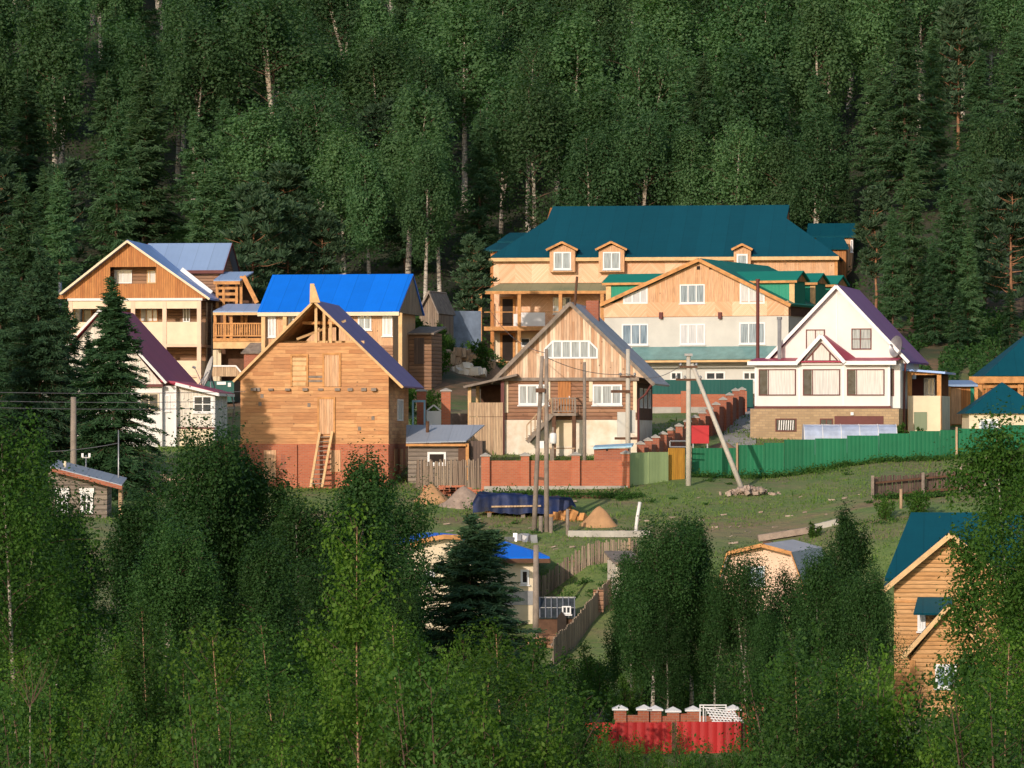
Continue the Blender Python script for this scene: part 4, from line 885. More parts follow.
def mast():
    T = Thing('boiler_chimney', 'tall dark red steel chimney between the guest house and the white villa', 'chimney', at(757.8, 402, 262))
    T.part('pipe', MB().tube([(0, 0, -1), (0, 0, T.z(281))], .11, 10), 'trim_brown'); T.part('cap', MB().tube([(0, 0, T.z(281)), (0, 0, T.z(279))], .14, 10), 'trim_brown')
mast()

# ================================================================== small buildings
def grey_shed():
    T = Thing('log_shed', 'grey log shed with a corrugated roof behind the weathered plank fence', 'shed', at(448, 482, 221), -3)
    f = T.f; z0 = T.z(443.5); xl, xr = f(408, 0)[0], f(468, 0)[0]
    T.part('wall', MB().box(xl, xr, 0, 3.4, -1, z0), 'log_grey')
    T.part('end_wall', MB().box(xr - .003, f(482, 0)[0], .3, 3.4, -1, T.z(441)), 'plank_dark'); T.part('corner_logs', MB().box(xr - .5, xr + .1, -.1, .1, -1, z0 - .1), 'brown_wood'); x = f(467.5, 0)[0]; T.part('post', MB().box(x - .08, x + .08, -.25, -.11, -1, z0), 'beam')
    a = f(406, 442.3, -.4); b = f(466, 440.8, -.4); c = f(484.5, 424.8, 3.8); d = f(412, 425.5, 3.8)
    T.part('roof', MB().slab([(a[0], -.4, a[1]), (b[0], -.4, b[1]), (c[0], 3.8, c[1]), (d[0] - .3, 3.8, c[1])], .06), 'grey_roof_x')
    T.part('fascia', MB().box(a[0], b[0], -.42, -.36, a[1] - .2, a[1] - .08), 'beam'); win(T, 427.5, 452, 446, 464.5, (), 0, 'dark', w=.11)
    p = f(427.5, 425, 2); T.part('flue_pipe', MB().tube([(p[0], 2, z0), (p[0], 2, p[1] + .2)], .09), 'brown_wood')
grey_shed()

def yellow_house():
    T = Thing('yellow_house', 'pale yellow house with a hipped bright blue roof behind the large spruce', 'house', at(507, 645, 193), 3)
    f = T.f
    xr, _ = f(538, 0); xl = xr - 4.6; ze = T.z(556.5); Dp = 6.2
    T.part('wall', MB().box(xl, xr, 0, Dp, -1.5, ze), 'cream')
    T.part('grey_band', MB().box(xl - .03, xr + .03, -.04, Dp, T.z(605), T.z(591)), 'steel')
    ov = .5; zt = T.z(536, 3); yc = Dp / 2
    T.part('roof', MB().slab([(xl - ov, -ov, ze), (xr + ov, -ov, ze), (xr - 2.1, yc, zt), (xl + .3, yc, zt)], .1).slab([(xl - ov, Dp + ov, ze), (xl + .3, yc, zt), (xr - 2.1, yc, zt), (xr + ov, Dp + ov, ze)], .1).slab([(xr + ov, -ov, ze), (xr + ov, Dp + ov, ze), (xr - 2.1, yc, zt)], .1), 'blue_x')
    T.part('fascia', MB().box(xl - ov, xr + ov, -ov - .03, -ov, ze - .28, ze - .08).box(xr + ov, xr + ov + .03, -ov, Dp + ov, ze - .28, ze - .08), 'brown_wood')
    win(T, 520.5, 569.5, 529, 584.5, (), 0, 'dark', w=.1)
    # projecting front block, lit yellow
    U = Thing('yellow_annex', 'bright yellow gabled house front left of the large spruce, with an orange curved eave', 'house', at(445, 640, 188), 12)
    f = U.f; xl, xr = f(412, 0)[0], f(486, 0)[0]
    pts = [f(p, q) for p, q in ((409, 546), (424, 540), (442, 537), (462, 537.5), (490, 543))]
    U.part('wall', MB().prism([(xl, -2), (xr, -2), (xr, pts[4][1] - .1), (pts[3][0], pts[3][1] - .1), (pts[2][0], pts[2][1] - .1), (pts[1][0], pts[1][1] - .1), (xl, pts[0][1])], 0, 4), 'cream')
    m = MB()
    for i in range(4): a, b = pts[i], pts[i + 1]; m.slab([(a[0], -.4, a[1] + .1), (b[0], -.4, b[1] + .1), (b[0], 4.3, b[1] + .1), (a[0], 4.3, a[1] + .1)], .1)
    U.part('roof', m, 'blue_x'); m = MB()
    for i in range(4): a, b = pts[i], pts[i + 1]; m.beam((a[0], -.43, a[1] + .02), (b[0], -.43, b[1] + .02), .05, .2)
    U.part('fascia', m, 'beam'); win(U, 425, 570.5, 434.5, 584, (.6,), 0, 'glass')
yellow_house()

def gambrel():
    T = Thing('gambrel_house', 'peach fronted house with a grey metal gambrel roof among the birches', 'house', at(760, 640, 187), -14)
    f = T.f
    P = [f(a, b) for a, b in ((713, 605), (717, 592), (729, 553), (763, 545), (793, 553), (812, 605))]
    xl, xr = f(719, 0)[0], f(808, 0)[0]
    T.part('wall', MB().prism([(xl, -2.5), (xr, -2.5), (xr, P[5][1]), (P[4][0] - .1, P[4][1] - .1), (P[3][0], P[3][1] - .1), (P[2][0] + .1, P[2][1] - .1), (xl, P[1][1])], 0, 7), 'cream2')
    m = MB(); t = MB()
    for a, b in ((0, 2), (2, 3), (3, 4), (4, 5)): a, b = P[a], P[b]; m.slab([(a[0], -.4, a[1] + .06), (b[0], -.4, b[1] + .06), (b[0], 7.4, b[1] + .06), (a[0], 7.4, a[1] + .06)], .08); t.beam((a[0], -.43, a[1]), (b[0], -.43, b[1]), .05, .16)
    r = T.part('roof', m, 'grey_roof_y'); T.part('bargeboard', t, 'beam', r)
    win(T, 745, 566, 765, 586, (.5,), 0, 'glass_blue'); win(T, 745, 612, 765, 632, (.5,), 0, 'glass_blue')
    p = f(768, 545, 4); T.part('chimney', MB().box(p[0] - .2, p[0] + .2, 3.8, 4.2, p[1] - .6, f(0, 536.5, 4)[1]), 'brown_wood')
    U = Thing('pale_shed', 'whitish shed wall standing behind the left birches below the picket fence', 'shed', at(628, 625, 190), 6)
    U.pbox('wall', 'whitewash', 616, 562, 640, 640, 0, 3); a = U.f(614, 562, -.2); b = U.f(642, 562, -.2); U.part('roof', MB().slab([(a[0], -.3, a[1]), (b[0], -.3, a[1]), (b[0], 3.3, a[1] + .4), (a[0], 3.3, a[1] + .4)], .1), 'grey_wood'); U.part('door', U.fbox(MB(), 624, 590, 632, 620, -.05, -.002), 'plank_grey')
gambrel()

def teal_lodge():
    T = Thing('log_lodge', 'pale orange log lodge with a dark teal tiled roof at the lower right', 'house', at(950, 724, 172), -6)
    f = T.f
    A = f(950.5, 531.5); L = f(882, 588.5); Rr = f(1010, 580)
    xl, xr = f(894, 0)[0], f(1004, 0)[0]; ze = T.z(582)
    T.part('wall', MB().prism([(xl, -1.5), (xr, -1.5), (xr, gable_x(L, A, Rr, 0, False) and (Rr[1] + (xr - Rr[0]) * (A[1] - Rr[1]) / (A[0] - Rr[0])) - .2), (A[0], A[1] - .2), (xl, L[1] + (xl - L[0]) * (A[1] - L[1]) / (A[0] - L[0]) - .2)], 0, 9), 'log_pale')
    m = MB(); zt = T.z(511.5, 5.2); xt0 = f(911, 0, 5.2)[0]; xt1 = f(1030, 0, 5.2)[0]
    m.slab([(L[0], -.5, L[1]), (A[0], -.5, A[1]), (A[0], 5, A[1]), (L[0], 5, L[1])], .14); m.slab([(A[0], -.5, A[1]), (Rr[0], -.5, Rr[1]), (Rr[0], 5, Rr[1]), (A[0], 5, A[1])], .14)
    r = T.part('roof', m, 'teal_y')
    ye = .7; ze2 = T.z(577, ye); xe0 = f(884.5, 0, ye)[0]
    m = MB().slab([(xe0, ye, ze2), (xt1 + .4, ye, ze2), (xt1, 5.2, zt), (xt0, 5.2, zt)], .14); m.slab([(xe0, 9.7, ze2), (xt0, 5.2, zt), (xt1, 5.2, zt), (xt1 + .4, 9.7, ze2)], .14); m.slab([(xe0, ye, ze2), (xt0, 5.2, zt), (xe0, 9.7, ze2)], .14)
    T.part('main_roof', m, 'teal_x')
    T.part('main_wall', MB().box(xe0 + .5, xr + 1, ye + .6, 9, -1.5, ze2), 'log_pale')
    b = MB().beam((L[0], -.55, L[1] - .12), (A[0], -.55, A[1] - .12), .07, .2).beam((A[0], -.555, A[1] - .12), (Rr[0], -.555, Rr[1] - .12), .07, .2); T.part('bargeboard', b, 'beam_pale', r)
    T.part('belt_board', MB().box(xl, xr, -.06, -.003, T.z(601), T.z(599)), 'beam')
    a = f(913.5, 613, -1); b = f(952, 612, -1); zc = T.z(595.5, 0)
    T.part('canopy', MB().slab([(a[0], -1.1, a[1]), (b[0], -1.1, a[1]), (b[0], 0, zc), (a[0] + .15, 0, zc)], .09), 'teal_x')
    win(T, 917.5, 614, 925.5, 631, (.5,), 0, 'curtain', w=.1)
    # lower porch gable
    py = -1.6; p = f(902.5, 655, py); q = f(948, 604, py); s = 2 * q[0] - p[0]
    T.part('porch_wall', MB().prism([(p[0] + .35, -1.5), (s - .35, -1.5), (s - .35, p[1] - .05), (q[0], q[1] - .2), (p[0] + .35, p[1] - .05)], py, -.01), 'log_pale')
    m = MB().slab([(p[0], py - .4, p[1]), (q[0], py - .4, q[1]), (q[0], -.02, q[1]), (p[0], -.02, p[1])], .1).slab([(q[0], py - .4, q[1]), (s, py - .4, p[1]), (s, -.02, p[1]), (q[0], -.02, q[1])], .1)
    pr = T.part('porch_roof', m, 'teal_y'); T.part('bargeboard', MB().beam((p[0], py - .44, p[1] - .1), (q[0], py - .44, q[1] - .1), .06, .18).beam((q[0], py - .445, q[1] - .1), (s, py - .445, p[1] - .1), .06, .18), 'beam_pale', pr)
    T.part('corner_post', MB().box(p[0] + .3, p[0] + .5, py - .1, py - .003, -1.5, p[1] - .2), 'beam')
    win(T, 935, 664, 957, 688, (.5,), py, 'glass_blue', w=.1)
teal_lodge()

def grey_cabin():
    T = Thing('log_cabin', 'small grey log cabin with white carved window frames at the left', 'house', at(85, 520, 190), 3)
    f = T.f
    xl, xr = f(48, 0)[0], f(107, 0)[0]; zl = T.z(470); zr = T.z(481)
    T.part('wall', MB().prism([(xl, -1.5), (xr, -1.5), (xr, zr), (xl, zl)], 0, 5), 'log_grey')
    a = f(44, 468.5, -.5); b = f(122, 486, -.5); c = f(54, 465, 5); th = .08
    T.part('roof', MB().slab([(a[0] + .3, -.6, a[1] + .1), (b[0], -.6, b[1] + .05), (b[0], 5.4, b[1] + .3), (a[0] + .3, 5.4, a[1] + .35)], th), 'grey_roof_x')
    T.part('fascia', MB().beam((a[0] + .3, -.63, a[1] - .03), (b[0], -.63, b[1] - .08), .05, .17), 'brick_dark')
    for u, v in ((56, 68), (80.5, 93)):
        win(T, u + 1, 494, v - 1, 512, (.5,), 0, 'glass', hb=(.6,)); m = MB(); r = T.rect(u, 488, v, 513); m.box(r[0] - .05, r[1] + .05, -.09, -.003, r[3] - .28, r[3]); m.box(r[0], r[0] + .12, -.085, -.003, r[2], r[3] - .28); m.box(r[1] - .12, r[1], -.085, -.003, r[2], r[3] - .28); T.part('shutter_frame', m, 'pvc')
    p = f(65, 466, 1.5); T.part('flue_pipe', MB().tube([(p[0], 1.5, zl - .2), (p[0], 1.5, T.z(461, 1.5))], .07), 'cream')
    m = MB()
    for yy in (.2, 1.8): T.part('lean_to_post', MB().box(xr + .5, xr + .65, yy, yy + .12, -1.5, zr - .1), 'plank_pale')
grey_cabin()

def pavilions():
    T = Thing('timber_pavilion', 'open timber pavilion with a dark teal pyramid roof at the right edge', 'pavilion', at(1035, 432, 255))
    f = T.f; w = f(1100, 0)[0] - f(970, 0)[0]; x0 = f(985, 0)[0]; x1 = x0 + 7; ze = T.z(376); zt = T.z(326, 3.5); cx = (x0 + x1) / 2
    T.part('roof', MB().add([(x0 - .1, -.4, ze), (x1 + .1, -.4, ze), (x1 + .1, 7.4, ze), (x0 - .1, 7.4, ze), (cx, 3.5, zt)], [(0, 1, 4), (1, 2, 4), (2, 3, 4), (3, 0, 4), (3, 2, 1, 0)]), 'teal_x')
    a = f(969, 381, -.5)[0]
    T.part('eave_beam', MB().box(a, x1 + .3, -.6, -.42, T.z(383, -.5), T.z(376.5, -.5)).box(a, x1 + .3, -.2, 0, T.z(388), T.z(384.5)), 'beam')
    for px in (979, 1020, 1062): x = f(px, 0)[0]; T.part('post', MB().box(x - .16, x + .16, -.3, 0, -1, T.z(384)), 'beam')
    T.part('back_wall', MB().box(x0, x1, 4, 4.15, -1, ze), 'pine_v')
    U = Thing('garden_kiosk', 'white kiosk with a dark teal pyramid roof behind the green fence', 'kiosk', at(1012, 442, 238))
    f = U.f; x0, x1 = f(967, 0)[0], f(1046, 0)[0]; ze = U.z(413.5); cx = f(1005, 0, 2)[0]; d = x1 - x0; zt = U.z(382, d / 2); cx = (x0 + x1) / 2
    U.part('wall', MB().box(x0 + .15, x1 - .15, .3, d - .3, -1.5, ze), 'cream'); U.part('roof', MB().add([(x0 - .15, 0, ze), (x1 + .15, 0, ze), (x1 + .15, d, ze), (x0 - .15, d, ze), (cx, d / 2, zt)], [(0, 1, 4), (1, 2, 4), (2, 3, 4), (3, 0, 4), (3, 2, 1, 0)]), 'teal_x')
    win(U, 979, 419, 998, 432, (.5,), .3, 'glass_blue', w=.12)
    V = Thing('timber_outbuilding', 'low orange timber outbuilding between the white villa and the kiosk', 'shed', at(955, 432, 250))
    f = V.f; V.pbox('wall', 'pine_v', 943, 385, 972, 434, 0, 3); V.part('door', V.fbox(MB(), 950, 388, 961, 424, -.06, -.003), 'pine_pale'); V.part('green_panel', V.fbox(MB(), 970.5, 386, 977, 410, -.05, .02), 'green_x')
    a = f(941, 384.5, -.4); b = f(978, 384.5, -.4); V.part('roof', MB().slab([(a[0], -.4, a[1]), (b[0], -.4, a[1]), (b[0], 3.3, a[1] + .3), (a[0], 3.3, a[1] + .3)], .12), 'steel_blue_x')
    for px in (944.5, 949, 976): x = f(px, 0, -.2)[0]; V.part('post', MB().box(x - .1, x + .1, -.3, -.1, -1, a[1] - .1), 'beam')
pavilions()
# ================================================================== fences
def fence(name, label, pts, cat='fence'):
    """pts: list of world base points; returns Thing at the first one"""
    return Thing(name, label, cat, pts[0])
def panel_run(T, segs, mat, th=.05, name='panel', down=.4, ribs=False):
    """segs: (pxa, Da, pxb, Db, top py) -> stepped panels following the ground"""
    for pa, Da, pb, Db, tp in segs:
        a = at(pa, tp, Da) - T.loc; b = at(pb, tp, Db) - T.loc
        zg = min(gat(pa, Da).z, gat(pb, Db).z) - T.loc.z - down; zt = (a.z + b.z) / 2
        d = Vector((b.x - a.x, b.y - a.y, 0)).normalized(); n = Vector((-d.y, d.x, 0)) * th / 2
        A = Vector((a.x, a.y, 0)); B = Vector((b.x, b.y, 0)); Zg = Vector((0, 0, zg)); Zt = Vector((0, 0, zt))
        T.part(name, MB().hexa([A - n + Zg, B - n + Zg, B + n + Zg, A + n + Zg, A - n + Zt, B - n + Zt, B + n + Zt, A + n + Zt]), mat)
def pillar(T, px, D, top, w, mat, cap=None, down=.5, name='pillar'):
    p = at(px, top, D) - T.loc; zg = gat(px, D).z - T.loc.z - down
    o = T.part(name, MB().box(p.x - w/2, p.x + w/2, p.y - w/2, p.y + w/2, zg, p.z), mat)
    if cap:
        m = MB().add([(p.x-w*.65, p.y-w*.65, p.z+.003), (p.x+w*.65, p.y-w*.65, p.z+.003), (p.x+w*.65, p.y+w*.65, p.z+.003), (p.x-w*.65, p.y+w*.65, p.z+.003), (p.x-w*.65, p.y-w*.65, p.z+.06), (p.x+w*.65, p.y-w*.65, p.z+.06), (p.x+w*.65, p.y+w*.65, p.z+.06), (p.x-w*.65, p.y+w*.65, p.z+.06), (p.x, p.y, p.z+.2)],
                     [(0, 3, 2, 1), (0, 1, 5, 4), (1, 2, 6, 5), (2, 3, 7, 6), (3, 0, 4, 7), (4, 5, 8), (5, 6, 8), (6, 7, 8), (7, 4, 8)]); T.part('cap', m, cap, o)
    return o
def plank_run(T, pa, Da, pb, Db, ha, hb, n, mat, jit=.12, gap=.12, name='boards', rails=True, down=.3):
    m = MB(); A = gat(pa, Da) - T.loc; B = gat(pb, Db) - T.loc; d = (B - A); d.z = 0; L = d.length; d.normalize(); nn = Vector((-d.y, d.x, 0))
    for i in range(n):
        t = (i + .5) / n; px = pa + (pb - pa) * t; D = Da + (Db - Da) * t; p = gat(px, D) - T.loc; w = L / n * (1 - gap) * random.uniform(.8, 1.0); h = (ha + (hb - ha) * t) * (1 + random.uniform(-jit, jit * .5)); ln = d * random.uniform(-.05, .05) * h
        a = p - d * w / 2; b = p + d * w / 2; o = nn * .025; u = Vector((0, 0, h)) + ln; z = Vector((0, 0, -down))
        m.hexa([a - o + z, b - o + z, b + o + z, a + o + z, a - o + u, b - o + u, b + o + u, a + o + u])
    o = T.part(name, m, mat)
    if rails:
        r = MB()
        for k in (.25, .75): r.beam(A + nn * .07 + Vector((0, 0, ha * k)), B + nn * .07 + Vector((0, 0, hb * k)), .06, .09)
        T.part('rail', r, 'grey_wood')
    return o

def fences():
    T = fence('metal_fence', 'long stepped green sheet metal fence below the white villa', [gat(690, 222)])
    segs = [(690, 737, 448), (737, 764, 445), (764, 784, 442.8), (784, 815, 439.5), (815, 847, 438.4), (847, 879, 435.5), (879, 909.6, 433.4), (909.6, 940, 431), (940, 957, 430), (957, 1001, 428.5), (1001, 1060, 425)]
    D = lambda px: 221 + (px - 690) * .006
    panel_run(T, [(a + .15, D(a), b - .15, D(b), t) for a, b, t in segs], 'fence_green')
    for px, t in ((690.5, 446), (737, 443), (956.5, 427)): pillar(T, px, D(px) - .12, t, .1, 'plank_pale', name='post')
    T = fence('gate', 'pale green sheet metal double gate between brick fence and ochre gate', [gat(628, 217)], 'gate')
    panel_run(T, [(628, 216, 647.8, 217, 452.5), (648.2, 217, 668, 218, 452)], 'fence_lime', name='leaf')
    T = fence('gate', 'ochre boarded gate beside the pale concrete utility pole', [gat(668.5, 218)], 'gate')
    panel_run(T, [(668.5, 218.4, 684.5, 219, 448)], 'ochre', name='leaf'); a = at(670, 447, 219) - T.loc; b = at(690, 447, 219) - T.loc
    T.part('top_rail', MB().tube([a, b], .04).tube([a + Vector((0, 0, .3)), b + Vector((0, 0, .3))], .04).tube([a, a + Vector((0, 0, .3))], .04), 'steel')
    T = fence('brick_fence', 'red brick fence with square pillars below the log house', [gat(484, 215)])
    panel_run(T, [(483.5, 214.2, 627, 215.6, 460.5)], 'brick', .25, 'wall')
    panel_run(T, [(483.5, 214.0, 627, 215.4, 486)], 'concrete', .4, 'footing')
    for px, t in ((485.5, 456.5), (525, 456), (575.6, 455.5), (625.6, 454)): pillar(T, px, 214.1 + (px - 483) * .0098, t, .42, 'brick', 'concrete')
    T = fence('plank_fence', 'weathered grey upright plank fence beside the brick fence', [gat(415.5, 217)])
    plank_run(T, 415.5, 217, 482, 215.5, 1.55, 1.55, 40, 'plank_grey', .06, .06)
    T = fence('brick_fence', 'stepped brick fence with many pillars climbing beside the driveway', [gat(641, 222)])
    lst = [(640.5, 222.5, 444.5), (648, 224, 441), (655.5, 226, 438), (663, 228, 434.5), (671, 230.5, 430.5), (679, 233, 426.5), (687.5, 236, 422), (695, 238.5, 418), (702, 241, 413.5), (709, 244, 409.5), (716, 247, 405), (723, 250, 400), (729.5, 253, 395.5), (735.5, 257, 391), (742, 262, 390)]
    for i, (px, d, t) in enumerate(lst):
        pillar(T, px, d, t, .38, 'brick_dark', 'concrete')
        if i: p0 = lst[i - 1]; panel_run(T, [(p0[0] + .5, p0[1], px - .5, d, t + 6.5)], 'brick_dark', .2, 'wall')
    T = fence('brick_fence', 'long brick wall with pillars behind the driveway, below dark green sheeting', [gat(655, 266)])
    panel_run(T, [(648, 266, 744, 266.5, 394.2)], 'brick', .25, 'wall'); panel_run(T, [(648, 265.8, 744, 266.3, 407)], 'concrete', .3, 'footing')
    for px in (684.5, 743): pillar(T, px, 265.9, 391, .45, 'brick', None)
    T = fence('metal_fence', 'dark green sheet metal fence along the foot of the guest house', [gat(650, 269)])
    panel_run(T, [(648, 269, 700, 269, 379.8), (700.3, 269, 753, 269, 379.6)], 'fence_dark')
    T = fence('plank_fence', 'dark upright plank fence with level rails on the lawn at right', [gat(872, 207)])
    plank_run(T, 872, 207.4, 987, 209, 1.0, 1.0, 62, 'plank_dark', .05, .08)
    A = gat(872, 207.1) - T.loc; B = gat(987, 208.7) - T.loc
    T.part('front_rail', MB().beam(A + Vector((0, 0, .1)), B + Vector((0, 0, .1)), .06, .12).beam(A + Vector((0, 0, .75)), B + Vector((0, 0, .75)), .06, .09), 'brown_wood')
    for px, h in ((872.5, 1.15), (923, 1.1), (961, 1.25), (985, 1.5)):
        p = gat(px, 206.9 + (px - 872) * .014) - T.loc; T.part('post', MB().box(p.x - .07, p.x + .07, p.y - .05, p.y + .05, p.z - .3, p.z + h), 'grey_wood')
    T = fence('picket_fence', 'ragged fence of uneven grey boards behind the small greenhouse', [gat(540, 196)])
    plank_run(T, 539, 196.5, 638, 197, 1.05, 1.0, 48, 'plank_grey', .12, .14)
    T = fence('plank_fence', 'leaning grey plank fence running uphill beside the greenhouse', [gat(554, 181)])
    plank_run(T, 553, 181.5, 611, 190.5, 1.25, 1.1, 46, 'plank_grey', .08, .06)
    T.part('patch_board', MB().box(*(lambda p: (p.x - .3, p.x + .15, p.y - .14, p.y - .09, p.z + .1, p.z + 1.1))(gat(600, 188.6) - T.loc)), 'log_red')
    T = fence('metal_fence', 'bright red corrugated fence among the bushes at the bottom', [gat(585, 150)])
    panel_run(T, [(583, 150, 627, 150, 722.5), (627.3, 150, 671.5, 150, 722.3), (677, 149.6, 741, 149.6, 721.8), (744, 150, 757, 150.2, 722)], 'fence_red')
    for px in (674, 742.5): pillar(T, px, 149.9, 722.5, .14, 'trim_brown', name='post')
    T = fence('brick_fence', 'brown brick fence with white capped pillars behind the red corrugated fence', [gat(612, 153)])
    for px, t in ((620, 710), (644, 710), (655, 710.5), (673, 712), (693, 711), (733, 710)): pillar(T, px, 153, t, .44, 'brick_dark', 'pvc')
    panel_run(T, [(625, 153, 640, 153, 715), (660, 153, 668, 153, 716), (678, 153, 688, 153, 713.5), (698, 153, 728, 153, 716)], 'brick_dark', .2, 'wall')
    T = fence('brick_fence', 'weathered brick gate pillar at the left of the unfinished timber house', [gat(222, 218)])
    pillar(T, 222, 218, 441, .5, 'brick_dark'); panel_run(T, [(227.5, 219, 241, 219.5, 470)], 'brick_dark', .25, 'wall')
    T = fence('low_wall', 'long low cream wall behind the grey log cabin', [gat(105, 206)], 'wall')
    panel_run(T, [(103, 206, 216, 208, 474)], 'cream2', .25, 'wall')
    T = fence('metal_fence', 'pale bluish sheet fence below the birch trunks behind the lodge', [gat(430, 296)])
    panel_run(T, [(429, 296, 452, 297, 311.5), (452.2, 297, 481, 298, 311)], 'sheet_blue', down=1.5)
    T = fence('picket_fence', 'short white picket fence between brick pillar and log house porch', [gat(451, 236)])
    plank_run(T, 451, 236, 468, 237, 1.6, 1.3, 12, 'pvc', .04, .4); panel_run(T, [(450.5, 234, 469, 234.6, 413.5)], 'sand_grey', .2, 'wall')
    T = fence('garden_gate', 'light blue framed garden gate behind the log shed', [gat(412, 230)], 'gate')
    a = at(412, 400, 230) - T.loc; b = at(425.5, 424, 230) - T.loc; fr = MB()
    fr.box(a.x, a.x + .1, 0, .1, -.3, a.z); fr.box(b.x - .1, b.x, 0, .1, -.3, a.z); fr.box(a.x, b.x, .003, .097, a.z - .12, a.z); T.part('frame', fr, 'sky_blue'); T.part('leaf', MB().box(a.x + .1, b.x - .1, .02, .07, -.2, a.z * .55), 'sky_blue')
    T = fence('garden_gate', 'white boarded garden gate with a peaked top between brick pillars', [gat(426.5, 231)], 'gate')
    a = at(426.5, 411, 231) - T.loc; b = at(441, 405, 231) - T.loc; T.part('leaf', MB().prism([(a.x, -.3), (b.x, -.3), (b.x, a.z), (a.x, a.z)], 0, .08), 'white'); T.part('frame', MB().beam((a.x, .04, a.z), ((a.x+b.x)/2, .04, b.z), .08).beam(((a.x+b.x)/2, .04, b.z), (b.x, .04, a.z), .08), 'white')
    T = fence('gate_pillar', 'tall brick pillar right of the white garden gate', [gat(446, 231.5)], 'pillar'); pillar(T, 446, 231.5, 391.5, .5, 'brick', 'concrete')
    T = fence('gate_pillar', 'brick pillar left of the white garden gate behind the blue gate', [gat(421, 233)], 'pillar'); pillar(T, 421.5, 233, 391.5, .5, 'brick', 'concrete')
fences()

# ================================================================== poles and wires
def pole(name, label, px, D, top, r0, r1, mat, lean=0, cat='utility pole'):
    T = Thing(name, label, cat, gat(px, D)); h = (HY - top) * D / FX - T.loc.z
    T.part('shaft', MB().tube([(0, 0, -.6), (lean * .5, 0, h * .5), (lean, 0, h)], [r0, (r0 + r1) / 2, r1], 10), mat, smooth=True); T.h = h
    return T
def insul(T, x, z, y=0):
    T.part('insulator', MB().lathe([(.03, z), (.07, z + .03), (.07, z + .1), (.03, z + .16)], (x, y, 0), 8), 'steel')
def poles():
    T = pole('utility_pole', 'pale concrete utility pole with a slanting strut before the green fence', 688.5, 216, 356, .15, .11, 'pole_conc')
    q = gat(745, 214.5) - T.loc; T.part('strut', MB().tube([(.18, 0, T.h - .4), (q.x, q.y, q.z - .3)], [.1, .14], 8), 'pole_conc', smooth=True)
    for k, w in ((.6, .9), (1.25, 1.3)): T.part('crossarm', MB().box(-w/2, w/2, -.16, -.1, T.h - k, T.h - k + .1), 'brown_wood')
    for k, xs in ((.6, (-.4, .4)), (1.25, (-.6, -.2, .6))):
        for x in xs: insul(T, x, T.h - k + .1, -.13)
    T.part('cap', MB().box(-.2, .2, -.2, .2, T.h, T.h + .12), 'steel'); CP = T.loc + Vector((0, 0, T.h))
    T = pole('utility_pole', 'leaning grey wooden pole, left leg of the pair before the log house', 533.5, 204.5, 356, .135, .09, 'pole_wood', lean=.42)
    T.part('lamp', MB().box(.1, .55, -.25, -.12, T.h - 1.75, T.h - 1.55), 'brown_wood'); T.part('sign', MB().box(.3, .5, -.19, -.16, 4.0, 4.35), 'pvc')
    T2 = pole('utility_pole', 'upright grey wooden pole, right leg of the pair before the log house', 546.5, 204.5, 349, .135, .09, 'pole_wood'); T2.part('brace', MB().beam((-.62, .02, 2.6), (.1, .02, 2.5), .1, .14), 'brown_wood')
    WP = T2.loc + Vector((0, 0, T2.h))
    pole('utility_pole', 'thin grey wooden pole standing right of the log house balcony', 584.5, 221, 362, .11, .08, 'pole_wood')
    T = pole('utility_pole', 'pale concrete pole with a transformer cabinet at the log house corner', 628, 223.5, 349, .15, .11, 'pole_conc'); p = Vector((0, 0, 0))
    T.part('cabinet', MB().box(-.55, -.02, .16, .6, T.h - 4.6, T.h - 3.3), 'grey_wall'); T.part('cabinet', MB().box(.03, .4, .2, .6, T.h - 4.4, T.h - 3.2), 'grey_wall'); T.part('bracket', MB().box(-.7, .5, .14, .24, T.h - 4.75, T.h - 4.62), 'brown_wood'); T.part('crossarm', MB().box(-.45, .4, -.2, -.14, T.h - 1.5, T.h - 1.4), 'brown_wood'); T.part('crossarm', MB().box(-.9, .1, -.2, -.14, T.h - 2.3, T.h - 2.15), 'brown_wood')
    for x in (-.4, .35): insul(T, x, T.h - 1.4, -.09)
    TP = T.loc + Vector((0, 0, T.h - 1.3))
    T = pole('utility_pole', 'dark wooden pole at the right corner of the pale yellow house', 536, 188.6, 545, .17, .12, 'pole_wood')
    T = pole('utility_pole', 'brown wooden pole rising behind the grey log cabin at left', 73.5, 200, 397, .17, .13, 'pole_wood'); LP = T.loc + Vector((0, 0, T.h))
    T = pole('antenna_mast', 'thin pale antenna mast beside the grey log cabin', 118.5, 194, 430, .04, .025, 'steel', cat='antenna')
    T = pole('lamp_post', 'small twin-armed post behind the roof of the grey log cabin', 86, 197, 455, .04, .03, 'steel', cat='lamp post'); T.part('arm', MB().box(-.18, .18, -.03, .03, T.h - .14, T.h - .1), 'steel')
    for x in (-.16, .16): T.part('lamp', MB().box(x - .05, x + .05, -.05, .05, T.h - .1, T.h + .08), 'pvc')
    T = pole('fence_post', 'lone grey post below the dark plank fence', 901, 203, 489, .08, .07, 'plank_pale', cat='post')
    T = pole('marker_post', 'leaning white post on the lawn at the end of the concrete beam', 634.5, 204.2, 502, .09, .08, 'white', lean=.26, cat='post')
    T = pole('fence_post', 'pale post at the right end of the ragged board fence', 629.5, 196.3, 538, .07, .06, 'plank_pale', cat='post')
    T = pole('fence_post', 'short grey post below the brick fence near the wooden pole pair', 567.5, 203.6, 509, .09, .08, 'grey_wood', cat='post')
    for px, tp in ((540.8, 516), (551, 517)): pole('pole_stub', 'short wooden stub footing beside the %s wooden pole' % ('left' if px < 545 else 'right'), px, 204.3, tp, .11, .1, 'pole_wood', cat='stub')
